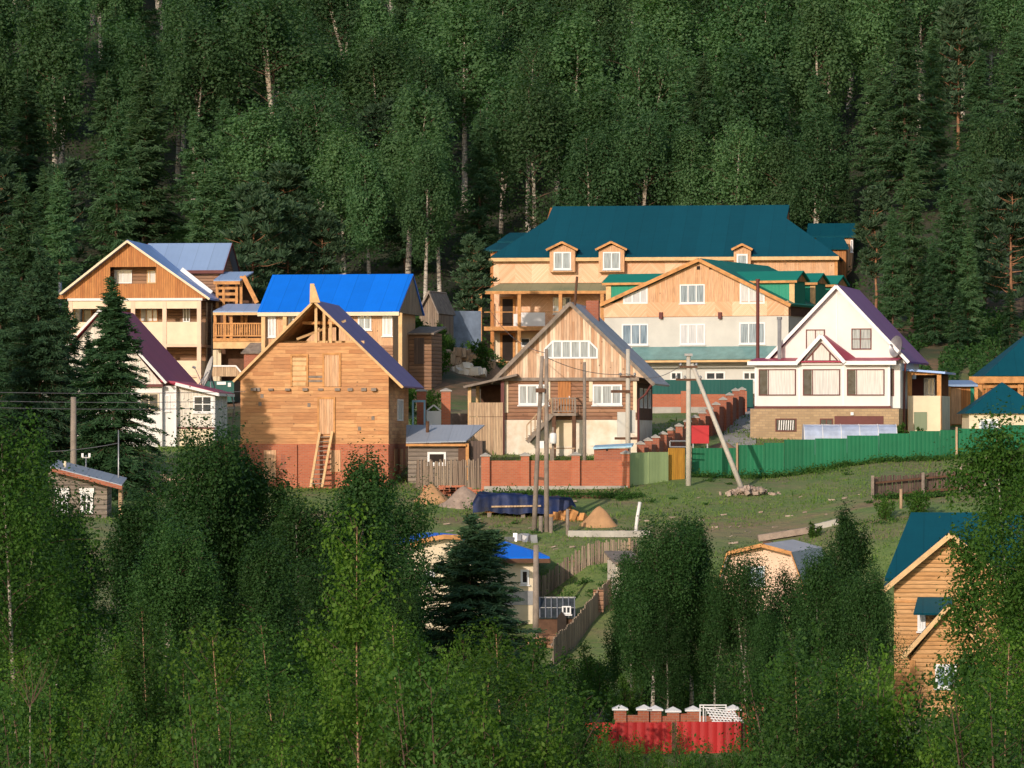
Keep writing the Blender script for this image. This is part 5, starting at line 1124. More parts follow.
    def wire(a, b, sag, label, r=.016):
        a = Vector(a); b = Vector(b); pts = [a.lerp(b, t / 16) - Vector((0, 0, sag * 4 * (t / 16) * (1 - t / 16))) for t in range(17)]
        o = Vector(pts[8]); m = MB().tube([p - o for p in pts], r, 5); w = m.build('overhead_wire', 'wire'); w.location = o; tag(w, label, 'wire')
    wire(at(-60, 391, 200), at(245, 391.5, 205), .1, 'overhead wire crossing the dark spruces, topmost of the three at left')
    wire(at(-60, 399.5, 200), at(235, 401, 205), .1, 'overhead wire crossing the dark spruces, middle of the three at left')
    wire(at(-60, 406, 200), at(235, 408, 205), .1, 'overhead wire crossing the dark spruces, lowest of the three at left')
    wire(at(24, 452, 196), at(118.5, 443, 194), .12, 'slack wire running to the thin antenna mast')
    wire(CP + Vector((-.4, -.1, -.5)), TP, .4, 'overhead wire from concrete pole to the transformer pole')
    wire(WP + Vector((0, 0, -.2)), at(490, 310, 312), .6, 'overhead wire from the wooden pole pair to the hotel veranda')
    wire(TP, WP + Vector((0, 0, -.4)), .3, 'overhead wire from the transformer pole to the wooden pole pair')
poles()

# ================================================================== heaps and clutter
def mound(name, label, px, D, w, h, mat, cat='heap', skew=0, dep=.7, seed=0):
    o_ = gat(px, D); n = 28; m = MB(); rs = 9
    for i in range(rs + 1):
        r = i / rs
        for k in range(n):
            t = 2 * math.pi * k / n; rr = w / 2 * r * (1 + .14 * mnoise.noise(Vector((math.cos(t) * 1.4, math.sin(t) * 1.4, seed))))
            x = rr * math.cos(t) + skew * (1 - r); y = rr * math.sin(t) * dep
            z = h * (.5 * (1 - r) + .5 * (.5 + .5 * math.cos(math.pi * r))) + .12 * mnoise.noise(Vector((x * 1.7, y * 1.7, seed + 5))) + (ground_z(o_.x + x, o_.y + y) - o_.z) - (.12 if r > .98 else 0)
            m.v.append((x, y, z))
    for i in range(rs):
        for k in range(n): m.f.append((i*n+k, i*n+(k+1) % n, (i+1)*n+(k+1) % n, (i+1)*n+k))
    ob = m.build(name, mat, None, True); ob.location = o_; tag(ob, label, cat); return ob
def scatter(m, n, w, d, h, smin, smax, seed, base=None):
    rnd = random.Random(seed)
    for _ in range(n):
        x = rnd.gauss(0, w / 4); y = rnd.gauss(0, d / 4); k = max(0, 1 - (abs(x) / (w / 2)) ** 1.5); z = rnd.uniform(0, h) * k; s = [rnd.uniform(smin, smax) for _ in range(3)]
        mt = Matrix.Rotation(rnd.uniform(0, 3), 3, 'Z') @ Matrix.Rotation(rnd.uniform(-.6, .6), 3, 'X')
        m.hexa([mt @ Vector((a * s[0] / 2, b * s[1] / 2, c * s[2] / 2)) + Vector((x, y, z)) for a, b, c in ((-1, -1, -1), (1, -1, -1), (1, 1, -1), (-1, 1, -1), (-1, -1, 1), (1, -1, 1), (1, 1, 1), (-1, 1, 1))])
    return m
def heaps():
    mound('sand_pile', 'orange pointed sand pile on the lawn below the brick fence', 599.5, 206, 2.05, .95, 'sand', dep=.6, seed=1)
    mound('sand_pile', 'light brown sand pile beside the unfinished timber house', 432, 211.5, 2.0, .95, 'sand', dep=.7, seed=2)
    mound('gravel_pile', 'grey brown gravel pile beside the blue tarpaulin', 466, 210.5, 2.9, .95, 'sand_grey', skew=-.1, dep=.6, seed=3)
    mound('soil_mound', 'broad brown soil mound on the slope before the hotel veranda', 480, 288, 6.0, 1.3, 'soil', dep=.6, seed=4)
    mound('soil_mound', 'low soil bank at the foot of the ramp beside the white villa', 722, 232, 3.0, .6, 'soil', dep=.6, seed=8)
    # bricks
    rnd = random.Random(3)
    for k, (px, label) in enumerate(((437, 'stack of loose orange red bricks behind the light brown sand pile'), (452, 'stack of orange red bricks beside the plank fence foot'), (464, 'tumbled orange red bricks next to the blue tarpaulin'))):
        m = MB(); n = 0
        for layer in range(5 - (k == 2)):
            for i in range(6):
                for j in range(2):
                    if layer > 2 and rnd.random() < .4: continue
                    x = -.68 + i * .27 + rnd.uniform(-.04, .04); m.box(x, x + .25, j * .26, j * .26 + .24, layer * .11, layer * .11 + .1)
        o = m.build('brick_stack', 'brick'); o.location = gat(px, 213.6, .0); tag(o, label, 'brick stack')
    # lumber under tarpaulin
    T = Thing('lumber_stack', 'long lumber stack covered by a dark blue tarpaulin below the brick fence', 'lumber stack', gat(523, 208.5))
    w0, w1 = (473 - 523) * 208.5 / FX, (573.5 - 523) * 208.5 / FX; m = MB(); h = 1.0
    for i in range(4):
        for j in range(5):
            z = .12 + i * .15; m.box(w0 + .3 + rnd.uniform(0, .5), w1 - .25 + rnd.uniform(-.3, .2), -.75 + j * .3, -.48 + j * .3, z, z + .12)
    T.part('boards', m, 'beam'); m = MB()
    for x in (w0 + .8, 0, w1 - .8): m.box(x - .1, x + .1, -.8, .8, -.2, .115)
    T.part('bearer', m, 'grey_wood')
    nx, ny = 70, 22; tm = MB()
    for j in range(ny + 1):
        v = j / ny * 2 - 1
        for i in range(nx + 1):
            u = i / nx; x = w0 + (w1 - w0 + .1) * u; a = abs(v); hem = .92 + .3 * mnoise.noise(Vector((x * .9, 3, 2))); prof = (.93 - .25 * u ** 3) if a < .5 else (.93 - .25 * u ** 3) - (a - .5) / .5 * (hem if u < .8 else hem - 3.4 * (u - .8))
            y = v * 1.68 if a < .5 else math.copysign(.84 + .2 * (a - .5), v); end = min(1, u / .05, (1 - u) / .04); z = (prof + .12 * mnoise.noise(Vector((x * 1.1, v * 1.5, 1))) + .09 * mnoise.noise(Vector((x * 3.2, v * 4, 7)))) * (.55 + .45 * end) + .1
            y += .14 * mnoise.noise(Vector((x * 2.6, v * 1, 9))); tm.v.append((x, y, z))
    for j in range(ny):
        for i in range(nx): a = j * (nx + 1) + i; tm.f.append((a, a + 1, a + nx + 2, a + nx + 1))
    T.part('tarpaulin', tm, 'tarp', smooth=True)
    T.part('batten', MB().beam((w0 + .9, -1.0, .42), (w1 - 1.6, -1.02, .46), .05, .08), 'plank_pale')
    m = scatter(MB(), 14, 2.2, .6, .2, .1, .6, 4); o = m.build('loose_boards', 'beam'); o.location = gat(563, 207.3, .05); tag(o, 'loose orange boards lying at the right end of the tarpaulin', 'boards')
    m = scatter(MB(), 120, 2.4, 1.0, .35, .06, .26, 11); o = m.build('rubble_heap', 'rubble'); o.location = gat(749, 213.5, .02); tag(o, 'pale heap of rubble and rubbish at the foot of the slanting strut', 'rubble heap')
    m = scatter(MB(), 9, 1.4, .7, .15, .15, .5, 13); o = m.build('scrap_heap', 'steel'); o.location = gat(521, 202.7, .05); tag(o, 'small heap of grey scrap metal left of the wooden pole pair', 'scrap heap')
    m = MB(); scatter(m, 60, 5, 1.5, .9, .15, .7, 21); o = m.build('timber_heap', 'plank_pale'); o.location = gat(457, 287.5, .1); tag(o, 'tangled heap of old timber behind the soil mound', 'timber heap')
    m = scatter(MB(), 26, 1.7, .8, .5, .3, .6, 41); o = m.build('sack_heap', 'whitewash'); o.location = gat(466, 285, .1); tag(o, 'whitish heap of sacks beside the hotel veranda', 'sack heap')
    m = MB(); scatter(m, 40, 1.6, .8, .35, .1, .45, 31); o = m.build('pallet_heap', 'log_red'); o.location = gat(553, 186.4, .05); tag(o, 'reddish heap of broken pallets and bricks below the greenhouse', 'heap')
    # concrete beams and slabs on the lawn
    def lying(name, label, pa, pb, D, h, d, mat, cat):
        a = gat(pa, D); b = gat(pb, D); o = MB().beam(Vector((0, 0, h / 2 - .04)), b - a + Vector((0, 0, h / 2 - .04)), d, h).build(name, mat); o.location = a; tag(o, label, cat); return o
    lying('concrete_beam', 'long white edged concrete beam lying on the lawn behind the birches', 568, 650, 203.4, .3, .5, 'concrete', 'concrete beam')
    o = lying('roof_board', 'long reddish board lying behind the ragged board fence', 566, 634, 198.6, .1, .3, 'log_red', 'board')
    lying('concrete_slab', 'beige concrete slab lying on the lawn above the peach house', 758, 809, 201.6, .3, .7, 'sand_grey', 'concrete slab')
    lying('concrete_slab', 'shorter beige concrete slab at the right behind its longer neighbour', 811, 838, 202.1, .28, .6, 'concrete', 'concrete slab')
    lying('wooden_sleeper', 'dark sleeper lying along the foot of the brick fence', 545, 604, 212.8, .16, .25, 'brown_wood', 'sleeper')
    # greenhouse
    T = Thing('greenhouse', 'small dark glazed greenhouse with a gabled porch below the board fence', 'greenhouse', gat(557, 189.2), 0)
    w = 37 * 189 / FX; z1 = T.loc.z * 0 + 1.0
    T.part('wall', MB().box(-w/2, w/2, -.9, .9, -.4, .55), 'brown_wood')
    T.part('glazing', MB().slab([(-w/2, -1, .5), (w/2, -1, .5), (w/2 - .1, 0, 1.35), (-w/2 + .1, 0, 1.35)], .04).slab([(-w/2, 1, .5), (w/2, 1, .5), (w/2 - .1, 0, 1.35), (-w/2 + .1, 0, 1.35)], .04), 'glass'); m = MB()
    for i in range(7): x = -w/2 + .05 + i * (w - .1) / 6; m.beam((x, -1.02, .53), (x, 0, 1.39), .05)
    m.beam((-w/2, 0, 1.38), (w/2, 0, 1.38), .06); m.beam((-w/2, -.5, .95), (w/2, -.5, .95), .03); T.part('frame', m, 'steel')
    T.part('porch', MB().prism([(.0, -.2), (.4, -.2), (.4, .55), (.2, .8), (.0, .55)], -1.15, -.95), 'dark'); win(T, 562, 606, 571, 614, (.5,), -.905, 'glass', w=.06)
    # plastic tunnel
    T = Thing('polytunnel', 'long low tunnel of pale blue plastic film before the white villa garage', 'polytunnel', gat(849, 230.5)); m = MB(); n = 10; L0, L1 = (803 - 849) * 230.5 / FX, (896 - 849) * 230.5 / FX; hh = (HY - 424.5) * 230.5 / FX - T.loc.z
    pr = [(-.9, -.2)] + [(-.9 * math.cos(math.pi * k / n), hh * (.25 + .75 * math.sin(math.pi * k / n) ** .7)) for k in range(n + 1)] + [(.9, -.2)]; T.part('film', m.prism(pr, L0, L1, 'x'), 'film'); m = MB()
    for k in range(6): x = L0 + (L1 - L0) * (k + .02) / 5.04; m.tube([(x, a * 1.01, b * 1.01) for a, b in pr], .02, 5)
    T.part('hoop', m, 'pvc')
    # red sheet, gate frames, small things
    T = Thing('red_sheet', 'bright red metal sheet standing by the stepped brick fence', 'metal sheet', gat(700, 230)); a = at(691.5, 425.5, 230) - T.loc; b = at(709, 443.5, 230) - T.loc
    T.part('sheet', MB().box(a.x, b.x, 0, .04, b.z, a.z), 'red'); T.part('leg', MB().box(a.x + .05, a.x + .12, .045, .11, -.4, a.z), 'steel').parent; T.part('leg', MB().box(b.x - .12, b.x - .05, .045, .11, -.4, a.z), 'steel')
    T = Thing('welded_trellis', 'white welded metal frame standing behind the red corrugated fence', 'metal frame', gat(712, 151.6)); a = at(700, 704.5, 151.6) - T.loc; b = at(726, 722, 151.6) - T.loc; m = MB(); z0 = -.3
    for x in (a.x, a.x + .12, b.x): m.box(x - .02, x + .02, -.02, .02, z0, a.z)
    m.box(a.x, b.x, -.018, .018, a.z - .04, a.z); m.box(a.x, b.x, -.018, .018, a.z - .12, a.z - .09); T.part('frame', m, 'pvc')
    T = Thing('lattice_gate', 'slanting white lattice gate leaning behind the red corrugated fence', 'gate', gat(722, 151)); m = MB(); a = at(706, 711, 151) - T.loc; b = at(746, 722.5, 151) - T.loc
    for k in range(6): t = k / 5; m.beam((a.x + t * .25 - .05, .3 - t * .5, a.z + .1 - t * .45), (b.x - .45 + t * .45, .3 - t * .5, a.z - t * .38 - .02), .035)
    for k in range(9): t = k / 8; x = a.x + t * (b.x - a.x - .45); m.beam((x, .3, a.z + .08 - t * .08), (x + .3, -.2, a.z - .36 - t * .03), .03)
    T.part('frame', m, 'pvc')
    for x in (a.x, b.x - .5): T.part('prop', MB().beam((x, .35, -.3), (x, .3, a.z), .05), 'steel')
    T = Thing('brick_hut', 'dark red brick corner hut right of the white lattice gate', 'hut', gat(750, 153)); a = at(742.5, 703.5, 153) - T.loc; b = at(764, 722, 153) - T.loc; T.part('wall', MB().box(a.x, b.x, 0, .8, -.4, a.z - .05), 'brick_dark'); T.part('roof', MB().box(a.x - .05, b.x + .05, -.06, .86, a.z - .045, a.z), 'trim_brown')
    # driveway
    m = MB(); n = 14
    for i in range(n + 1):
        t = i / n; D = 226 + t * 42; pc = 737 + t * 7; w = 1.9
        for sx in (-1, 0, 1): p = gat(pc, D); x = p.x + sx * w * .5; m.v.append((x, D, ground_z(x, D) + .05))
    for i in range(n):
        for s in range(2): a = i * 3 + s; m.f.append((a, a + 1, a + 4, a + 3))
    o = m.build('driveway', 'concrete', None, True); o['kind'] = 'structure'
heaps()
# ================================================================== trees
def quads_mesh(name, c, ax, bx, mat, shape='leaf'):
    """leaf faces: centres c, half axis vectors ax (long) and bx (short)"""
    n = len(c)
    if shape == 'leaf': P = np.stack([c - ax, c - ax * .1 + bx, c + ax, c - ax * .1 - bx], 1)
    else: P = np.stack([c - ax - bx * .6, c - ax + bx * .6, c + ax + bx * .5, c + ax - bx * .5], 1)
    me = bpy.data.meshes.new(name); me.vertices.add(4 * n); me.vertices.foreach_set('co', P.reshape(-1).astype(np.float32))
    me.loops.add(4 * n); me.loops.foreach_set('vertex_index', np.arange(4 * n, dtype=np.int32)); me.polygons.add(n)
    me.polygons.foreach_set('loop_start', np.arange(0, 4 * n, 4, dtype=np.int32)); me.update(calc_edges=True); me.materials.append(M[mat]); me.validate(); return me
def rnd_dirs(rg, n):
    v = rg.normal(size=(n, 3)); return v / np.linalg.norm(v, axis=1, keepdims=True)
def leaves_at(name, rg, c, size, mat, up=.35, aspect=.62, var=.35, out=None):
    n = len(c); nr = rnd_dirs(rg, n) * .75 + np.array([0, 0, up]) + (0 if out is None else out); nr /= np.linalg.norm(nr, axis=1, keepdims=True)
    a = np.cross(nr, rnd_dirs(rg, n)); a /= np.linalg.norm(a, axis=1, keepdims=True) + 1e-9; b = np.cross(nr, a)
    s = size * (1 + var * rg.uniform(-1, 1, (n, 1))); return quads_mesh(name, c, a * s * .5, b * s * .5 * aspect, mat)

PROTO = {}
def birch(key, H, W, base, nleaf, lsize, seed, lmat, bmat, droop=.25, top=.55, sway=.04, fork=0, nb=46, clump=.35, r0=None, hang=1.5, lumps=3.0, rad=.25):
    """deciduous tree: trunk with limbs, leaf clumps spread along the limbs"""
    rg = np.random.default_rng(seed); m = MB(); r0 = r0 or H * .011; tr = []; off = np.zeros(2); dr = rg.normal(size=2) * sway
    for i in range(13):
        t = i / 12; tr.append((off[0], off[1], H * t * .97)); dr += rg.normal(size=2) * sway * .5; off = off + dr * H / 24
    T_ = np.array(tr); m.tube(tr, [max(r0 * (1 - t / 12.3) ** .85, .008) for t in range(13)], 7)
    pos = []; wt = []
    stems = [(T_, base)]
    for k in range(fork):
        i = int(rg.integers(4, 7)); az = rg.uniform(0, 6.28); p0 = T_[i]; pts = [p0]
        for j in range(1, 6): q = p0 + np.array([math.cos(az) * W * .22 * j / 5 ** .8, math.sin(az) * W * .22 * j / 5 ** .8, (H * .92 - p0[2]) * j / 5]); pts.append(q)
        m.tube([tuple(p) for p in pts], [r0 * .55 * (1 - j / 5.5) for j in range(6)], 6); stems.append((np.array(pts), .3))
    nt_ = len(m.f)
    for S, b0 in stems:
        L = len(S) - 1; N = nb if S is T_ else nb // 2
        for k in range(N):
            t = b0 + (1 - b0) * ((k + rg.uniform(0, 1)) / N) ** .9; t = min(t, .985); i = min(int(t * L), L - 1); p = S[i] + (S[i+1] - S[i]) * (t * L - i)
            u = (p[2] / H - base) / (1 - base); u = min(max(u, 0), 1)
            prof = (math.sin(math.pi * min(1, .16 + .84 * u) ** (1 / (1.6 - top * 1.2))) ** .75) if u < .98 else .15
            ln = W * .5 * prof * rg.uniform(.5, 1.25) + .06 * W; az = k * 2.4 + rg.uniform(-.6, .6); el = R(rg.uniform(15, 55) + 20 * u)
            d = np.array([math.cos(az) * math.cos(el), math.sin(az) * math.cos(el), math.sin(el)]); q = [p]; n = 5
            for j in range(1, n + 1): f = j / n; q.append(p + d * ln * f + np.array([0, 0, -droop * ln * f * f]))
            q = np.array(q); m.tube([tuple(x) for x in q], [max(r0 * .3 * (1 - u * .7) * (1 - j / (n + .6)), .004) for j in range(n + 1)], 4)
            nc = max(2, int(1.5 + ln / (W * .5) * lumps)); lw = rg.uniform(.35, 1.6)
            for _ in range(nc):
                f = rg.uniform(.3, 1.0) ** .6 * n; j = min(int(f), n - 1); c = q[j] + (q[j+1] - q[j]) * (f - j) + rg.normal(size=3) * W * .045
                pos.append(c); wt.append(lw * rg.uniform(.5, 1.5) * (.6 + .4 * prof))
    pos = np.array(pos); wt = np.array(wt); wt /= wt.sum(); idx = rg.choice(len(pos), nleaf, p=wt); sg = clump * W * .16
    g = rg.normal(size=(nleaf, 3)) * np.array([sg, sg, sg * hang]); g[:, 2] -= sg * (hang - 1) * .8; c = pos[idx] + g
    ax = c - np.array([0, 0, 1]) * (H * (base + .45 * (1 - base))); ax[:, 2] *= W / (H * (1 - base)); out = ax / (np.linalg.norm(ax, axis=1, keepdims=True) + .3) * rad + g / (np.linalg.norm(g, axis=1, keepdims=True) + 1e-6) * .75
    tm = m.mesh('trunk', bmat, True, False); tm.materials.append(M['bark']); k = (1 + fork * (bmat == 'bark_birch')) and nt_; tm.polygons.foreach_set('material_index', [0 if i < k else 1 for i in range(len(tm.polygons))])
    PROTO[key] = (H, [('trunk', tm), ('crown', leaves_at('crown', rg, c, lsize, lmat, out=out))])

def conifer(key, H, W, base, lsize, seed, lmat, bmat, droop=.25, whorl=.42, per=7, dens=9, irr=.25, power=.85, r0=None):
    """spruce / larch: whorls of drooping boughs clothed in narrow needle sprays"""
    rg = np.random.default_rng(seed); m = MB(); r0 = r0 or H * .012; tr = [(rg.normal() * .01 * H * t, rg.normal() * .01 * H * t, H * t) for t in np.linspace(0, 1, 9)]
    m.tube(tr, [max(r0 * (1 - i / 8.2), .012) for i in range(9)], 7); C = []; A = []
    z = base * H
    while z < H * .985:
        u = (z / H - base) / (1 - base); ti = z / H * 8; i = min(int(ti), 7); px = np.array(tr[i]) + (np.array(tr[i+1]) - np.array(tr[i])) * (ti - i)
        for k in range(per if u < .9 else 4):
            ln = W * .5 * ((1 - u) ** power * .97 + .03) * (1 + irr * rg.uniform(-1, .6)); az = rg.uniform(0, 6.283); el = R(rg.uniform(-12, 14) + 45 * u ** 3)
            if rg.uniform() < .06 * irr * 4: ln *= .45
            d = np.array([math.cos(az) * math.cos(el), math.sin(az) * math.cos(el), math.sin(el)]); sd = np.array([-math.sin(az), math.cos(az), 0])
            bend = lambda f: px + d * ln * f + np.array([0, 0, -droop * ln * f * f * (1 - u * .6) + .12 * ln * max(0, f - .7)])
            if ln > .5: m.tube([tuple(bend(f)) for f in (0, .4, .9)], [max(r0 * .16 * (1 - u), .006), r0 * .1 * (1 - u) + .004, .004], 4)
            n = max(5, int(dens * ln / lsize))
            f = rg.uniform(.08, 1, n) ** .8; w = ln * .3 * (1 - f * .75) + lsize * .2
            s = rg.uniform(-1, 1, n)
            c = np.array([bend(x) for x in f]) + sd * (s * w)[:, None] + rg.normal(size=(n, 3)) * lsize * .25; c[:, 2] -= np.abs(s) * w * .35
            C.append(c); A.append(d * .7 + sd * (s * 1.1)[:, None] + np.array([0, 0, -.35]) + rg.normal(size=(n, 3)) * .3)
        z += whorl * rg.uniform(.6, 1.3) * (1 - .4 * u)
    c = np.concatenate(C); a = np.concatenate(A); a /= np.linalg.norm(a, axis=1, keepdims=True); rad = c * np.array([1, 1, 0]); rad /= np.linalg.norm(rad, axis=1, keepdims=True) + .2; nr = rnd_dirs(rg, len(c)) * .5 + rad * .6 + np.array([0, 0, .4]); b = np.cross(nr, a); b /= np.linalg.norm(b, axis=1, keepdims=True) + 1e-9
    s = lsize * rg.uniform(.6, 1.2, (len(c), 1)); PROTO[key] = (H, [('trunk', m.mesh('trunk', bmat, True)), ('crown', quads_mesh('crown', c, a * s * .75, b * s * .22, lmat, 'n'))])

def pine(key, H, W, base, lsize, seed, n_cl=90, per=60):
    rg = np.random.default_rng(seed); m = MB(); tr = [(rg.normal() * .012 * H * t, rg.normal() * .012 * H * t, H * t * .96) for t in np.linspace(0, 1, 9)]
    m.tube(tr, [max(H * .013 * (1 - i / 8.6), .015) for i in range(9)], 7); C = []; A = []
    for k in range(n_cl):
        u = ((k + rg.uniform()) / n_cl) ** .85; z = H * (base + (1 - base) * u); ti = z / H / .96 * 8; i = min(int(ti), 7); p = np.array(tr[i]) + (np.array(tr[i+1]) - np.array(tr[i])) * min(ti - i, 1)
        ln = W * .5 * (math.sin(math.pi * (.25 + .7 * u)) ** .8) * rg.uniform(.35, 1.1); az = rg.uniform(0, 6.283); el = R(rg.uniform(0, 40)); d = np.array([math.cos(az) * math.cos(el), math.sin(az) * math.cos(el), math.sin(el)])
        e = p + d * ln; m.tube([tuple(p), tuple(p + d * ln * .5 + np.array([0, 0, -.05 * ln])), tuple(e)], [.05 * (1 - u) + .015, .03, .01], 4)
        for q in range(3):
            cc = p + d * ln * rg.uniform(.55, 1.05) + rg.normal(size=3) * W * .05; n = per // 3; v = rnd_dirs(rg, n); v[:, 2] = np.abs(v[:, 2]) * .8 - .1; rr = rg.uniform(.1, 1, (n, 1)) ** .5 * W * .085
            C.append(cc + v * rr * np.array([1.3, 1.3, .75])); A.append(v + np.array([0, 0, .3]))
    c = np.concatenate(C); a = np.concatenate(A); a /= np.linalg.norm(a, axis=1, keepdims=True); b = np.cross(rnd_dirs(rg, len(c)), a); b /= np.linalg.norm(b, axis=1, keepdims=True) + 1e-9
    s = lsize * rg.uniform(.6, 1.2, (len(c), 1)); PROTO[key] = (H, [('trunk', m.mesh('trunk', 'bark_pine', True)), ('crown', quads_mesh('crown', c, a * s * .6, b * s * .25, 'needle_pine', 'n'))])

def bush(key, H, W, nleaf, lsize, seed, lmat, stems=9):
    rg = np.random.default_rng(seed); m = MB(); pos = []
    for k in range(stems):
        az = rg.uniform(0, 6.283); r = W * .5 * rg.uniform(.1, 1); h = H * rg.uniform(.6, 1.0) * (1 - .3 * r / W); b = np.array([math.cos(az) * r * .3, math.sin(az) * r * .3, -.2]); t = np.array([math.cos(az) * r, math.sin(az) * r, h]); md = (b + t) / 2 + np.array([-math.cos(az), -math.sin(az), 0]) * r * .1
        m.tube([tuple(b), tuple(md), tuple(t)], [.03 * H / 3, .02 * H / 3, .005], 5)
        for _ in range(26):
            f = rg.uniform(.2, 1.02); p = (1-f)**2 * b + 2*f*(1-f) * md + f*f * t; a2 = rg.uniform(0, 6.283); l = W * .22 * (1.15 - f) * rg.uniform(.3, 1.2); e = p + np.array([math.cos(a2) * l, math.sin(a2) * l, l * .7]); pos += [e, p + (e - p) * .6]
            m.tube([tuple(p), tuple(e)], [.006, .003], 3)
    pos = np.array(pos); idx = rg.integers(0, len(pos), nleaf); c = pos[idx] + rg.normal(size=(nleaf, 3)) * W * .035; c[:, 2] = np.abs(c[:, 2]); PROTO[key] = (H, [('trunk', m.mesh('stem', 'bark', True)), ('crown', leaves_at('crown', rg, c, lsize, lmat))])

def plant(key, name, loc, scale, label, cat, group=None, rz=None, sx=1.0, names=('trunk', 'crown')):
    e = bpy.data.objects.new(name, None); COL.objects.link(e); e.location = loc; e.rotation_euler = (0, 0, random.uniform(0, 6.283) if rz is None else rz); e.scale = (scale * sx, scale * sx, scale); tag(e, label, cat, group)
    for (nm, me), n2 in zip(PROTO[key][1], names): o = bpy.data.objects.new(n2, me); COL.objects.link(o); o.parent = e
    return e
def tree_at(key, name, px, D, top, label, cat='tree', group=None, sx=1.0, rz=None, base=None, names=('trunk', 'crown')):
    g = gat(px, D, -.1); z = (HY - top) * D / FX; s = (z - g.z) / PROTO[key][0]; return plant(key, name, g, s, label, cat, group, rz, sx, names)

def protos():
    for i in range(7): birch('far%d' % i, 16, (6.4, 5.2, 7, 5.6, 6, 7.2, 4.8)[i], (.34, .4, .3, .42, .36, .38, .44)[i], 13000, .24, 20 + i, 'leaf_far', 'bark_birch', fork=(1, 0, 2, 1, 0, 2, 0)[i], clump=.4, nb=30, top=.55, rad=.4, hang=1.9, r0=.24)
    for i in range(4): conifer('larch%d' % i, 16, (5.2, 6, 4.6, 5.5)[i], .12, .3, 40 + i, 'needle_larch', 'bark', droop=.1, whorl=.5, per=9, dens=8, irr=.5, power=.72)
    for i in range(3): conifer('spruce%d' % i, 12, (5.0, 5.6, 4.4)[i], .1, .24, 50 + i, 'needle', 'bark', droop=.3, whorl=.42, per=8, dens=8, irr=.3)
    for i in range(3): pine('pine%d' % i, 13, (5, 4.4, 5.6)[i], (.25, .35, .2)[i], .42, 60 + i)
    for i in range(5): birch('mid%d' % i, 10, (4.6, 4, 5.2, 3.8, 4.6)[i], (.2, .26, .16, .3, .2)[i], 34000, .115, 70 + i, 'leaf_mid', 'bark_birch', fork=(1, 0, 1, 0, 2)[i], clump=.3, nb=44, droop=.35, lumps=3.6, hang=2.4, r0=.12)
    for i in range(3): birch('near%d' % i, 8, (3.4, 3, 3.8)[i], (.22, .18, .15)[i], 28000, .072, 80 + i, 'leaf_birch', 'bark_birch', clump=.28, nb=50, droop=.3, lumps=3.6, hang=2.0, r0=.07)
    for i in range(4): birch('young%d' % i, 6, (1.9, 2.3, 1.7, 2.6)[i], (.2, .06, .08, .05)[i], 11500, .062, 90 + i, ('leaf_fresh', 'leaf_fresh', 'leaf_dark', 'leaf_fresh')[i], 'bark_young', clump=.36, lumps=4, nb=44, droop=.1, r0=.034, top=.3, hang=1.2)
    for i in range(4): bush('bush%d' % i, 4, (3.4, 4, 3, 3.8)[i], (13000, 14000, 12000, 14000)[i], .062, 100 + i, ('leaf_fresh', 'leaf_dark', 'leaf_fresh', 'leaf_dark')[i])
    for i in range(2): bush('dbush%d' % i, 3, (3, 3.4)[i], 10000, .075, 110 + i, 'leaf_birch')
    for i in range(2): bush('shrub%d' % i, 1.5, (1.6, 1.9)[i], 1500, .12, 120 + i, 'leaf_birch', 6)
    conifer('bigspruce', 11, 6.6, .0, .16, 131, 'needle_soft', 'bark', droop=.28, whorl=.22, per=11, dens=10, irr=.3, power=.75)
    conifer('yardspruce', 10, 4.6, .06, .17, 132, 'needle', 'bark', droop=.42, whorl=.3, per=10, dens=13, irr=.3, power=.9)
protos()

def forest():
    rnd = random.Random(12); G = {'birch': ('birches of the hillside wood', 'tall birch crowded among others in the hillside wood'), 'larch': ('larches of the hillside wood', 'soft green larch standing in the hillside wood'), 'pine': ('pines of the hillside wood', 'dark pine standing in the hillside wood')}
    D = 333.0; row = 0
    while D < 520:
        hw = 512 * D / FX + 9; sp = 5.5 if D < 400 else 6.3; x = -hw + rnd.uniform(0, sp)
        while x < hw:
            xx = x + rnd.uniform(-1.4, 1.4); d = D + rnd.uniform(-3.5, 3.5); u = 512 + xx * FX / d; x += sp
            if 470 < u < 860 and d < 338: continue
            z = ground_z(xx, d); r = rnd.random(); edge = d < 356
            lar = (.75 if (u < 260 or u > 860) else .35) if edge else (.3 if u < 330 and d < 400 else .07)
            if r < lar: k = 'larch'; key = 'larch%d' % rnd.randrange(4); s = rnd.uniform(.75, 1.15)
            elif r < lar + (.16 if edge else .06): k = 'pine'; key = 'pine%d' % rnd.randrange(3); s = rnd.uniform(.8, 1.15)
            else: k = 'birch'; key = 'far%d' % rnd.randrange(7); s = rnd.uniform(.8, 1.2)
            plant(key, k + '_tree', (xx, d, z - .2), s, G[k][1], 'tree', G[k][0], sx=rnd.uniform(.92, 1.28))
        D += 10.5 if D < 400 else 12; row += 1
forest()

